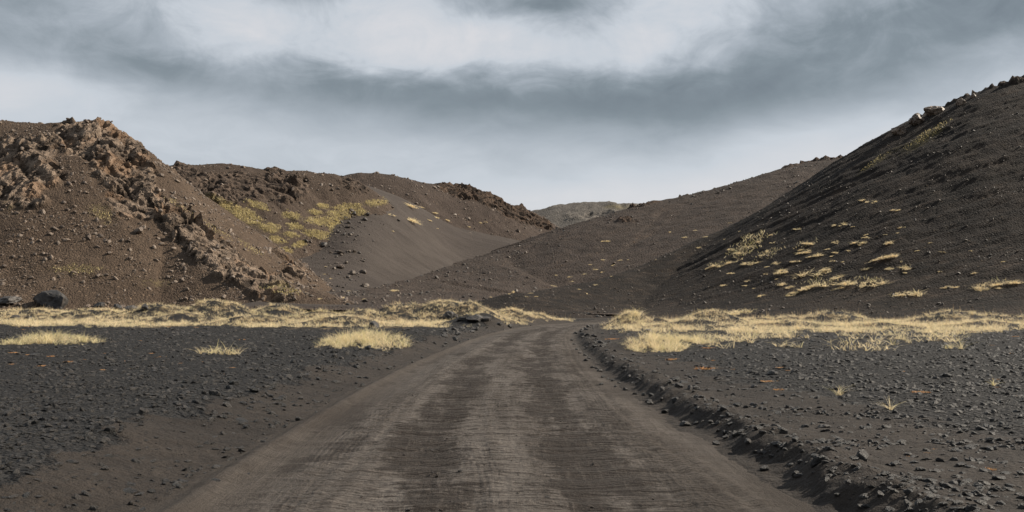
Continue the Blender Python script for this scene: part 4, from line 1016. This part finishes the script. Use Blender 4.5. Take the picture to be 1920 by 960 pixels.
# low orange plants among the gravel
SED = []
for k in range(4):
    r_ = np.random.default_rng(700 + k); n = 110; a = r_.uniform(0, 6.28, n); q = 0.9 * np.sqrt(r_.uniform(size=n))
    SED.append(grass_mesh('orange_plant_%d' % k, p3(q * np.cos(a) * (1 + 0.3 * np.sin(3 * a + k)), q * np.sin(a), np.zeros(n)), r_, 0.12, 0.38, 0.16, 0.2, 0.8, 0.3, 1, 0.3)); SED[-1].materials.append(M_ORANGE)
def sedum(px, py, w, label, group):
    hit = cast(px, py)
    if hit is None: return
    s_ = 0.5 * w * hit[0].y / F_PX
    o = link('orange_plant', random.choice(SED)); o.location = hit[0] - Vector((0, 0, 0.004)); o.scale = (s_, s_ * random.uniform(0.8, 1.3), s_ * random.uniform(0.45, 0.7)); o.rotation_euler = (0, 0, random.uniform(0, 6.28))
    tag(o, label, 'plant', group)
for X, Y, w in ((100, 645, 70), (195, 662, 70), (380, 672, 70), (525, 714, 80), (640, 695, 40), (810, 650, 50), (920, 708, 35), (1145, 650, 60), (1165, 682, 35), (1215, 675, 60), (1360, 725, 50), (1265, 450, 35), (1475, 455, 35), (1815, 548, 60), (1745, 757, 50), (1680, 803, 30),
                (310, 745, 80), (90, 732, 60), (775, 773, 60), (985, 762, 40), (305, 825, 40), (475, 828, 25), (1535, 715, 50), (1790, 625, 45), (205, 448, 50), (165, 472, 40), (1050, 555, 40), (860, 943, 30)):
    sedum(X * .25, 500 + Y * .25, w * .25, 'low orange plant on the gravel left of the track', 'orange plants left of the track')
for X, Y, w in ((820, 405, 115), (1125, 468, 85), (1175, 508, 70), (1185, 398, 50), (1220, 412, 30), (640, 358, 85), (335, 257, 75), (820, 300, 60), (845, 362, 30), (955, 407, 35), (860, 275, 30)):
    sedum(1020 + X * .375, 540 + Y * .375, w * .375, 'low orange plant on the gravel right of the track', 'orange plants right of the track')
for X, Y, w in ((650, 446, 80), (975, 390, 35), (1070, 465, 50), (985, 424, 26), (580, 357, 25), (1060, 208, 40), (960, 245, 25), (1045, 280, 25), (720, 690, 40), (965, 775, 60), (690, 705, 40), (520, 430, 20), (610, 720, 40)):
    sedum(1440 + X * .4376, 540 + Y * .4376, w * .4376, 'low orange plant on the gravel right of the track', 'orange plants right of the track')

# ------------------------------------------------------------------ say which one
ORD = 'first second third fourth fifth sixth seventh eighth ninth tenth eleventh twelfth thirteenth fourteenth fifteenth sixteenth seventeenth eighteenth nineteenth twentieth'.split()
ORD += ['twenty-' + w for w in ORD[:9]]
def single_out(group, bands, phrase, by='px'):
    """order the members of a group inside bands of the picture and label each by its place in the row"""
    L_ = [o for o in COL.objects if o.get('group') == group]
    pos = []
    for o in L_:
        me = o.data; c = o.matrix_basis.translation if o.location.length > 0 else Vector(np.mean([v.co[:] for v in me.vertices], axis=0))
        pos.append((CX + c.x / c.y * F_PX, HY - (c.z - CAM_Z) / c.y * F_PX, c.y))
    srt = sorted(range(len(L_)), key=lambda i: pos[i][1] if by == 'px' else -pos[i][2])
    n_ = len(bands); size_ = math.ceil(len(L_) / n_)
    for b, bn in enumerate(bands):
        row = srt[b * size_:(b + 1) * size_]
        row.sort(key=lambda i: pos[i][0] if by == 'px' else pos[i][2])
        for k, i in enumerate(row):
            L_[i]['label'] = phrase.format(ord=ORD[k], band=bn)
single_out('tufts on the black right hand slope', ('topmost', 'upper', 'lower', 'lowest'), '{ord} from left among the {band} straw grass tufts on the black slope')
single_out('tufts on the broad brown hillside', ('upper', 'middle', 'lower'), '{ord} from left among the {band} tiny grass tufts on the broad brown hillside')
single_out('tufts on the grey sand slope', ('upper', 'lower'), '{ord} from left among the {band} small grass tufts on the grey sand slope')
single_out('moss patches on the mossy hill', ('upper', 'middle', 'lower'), '{ord} from left in the {band} row of yellow moss patches below the brow')
single_out('orange plants left of the track', ('upper', 'middle', 'lower'), '{ord} from left in the {band} row of orange plants left of the track')
single_out('orange plants right of the track', ('upper', 'lower'), '{ord} from left in the {band} row of orange plants right of the track')
single_out('lava lumps on the gravel right of the track', ('upper', 'middle', 'lower'), '{ord} from left in the {band} row of black lava lumps on the right gravel')
single_out('flat stones in the sand left of the track', ('whole',), '{ord} flat half buried stone from the left in the bare left sand')
st_ = ('farthest', 'far', 'middle', 'near', 'nearest')
single_out(g_r, st_, '{ord} nearest stone along the {band} stretch of the right track edge', 'd')
single_out(g_l, st_, '{ord} nearest stone along the {band} stretch of the left gravel bank', 'd')
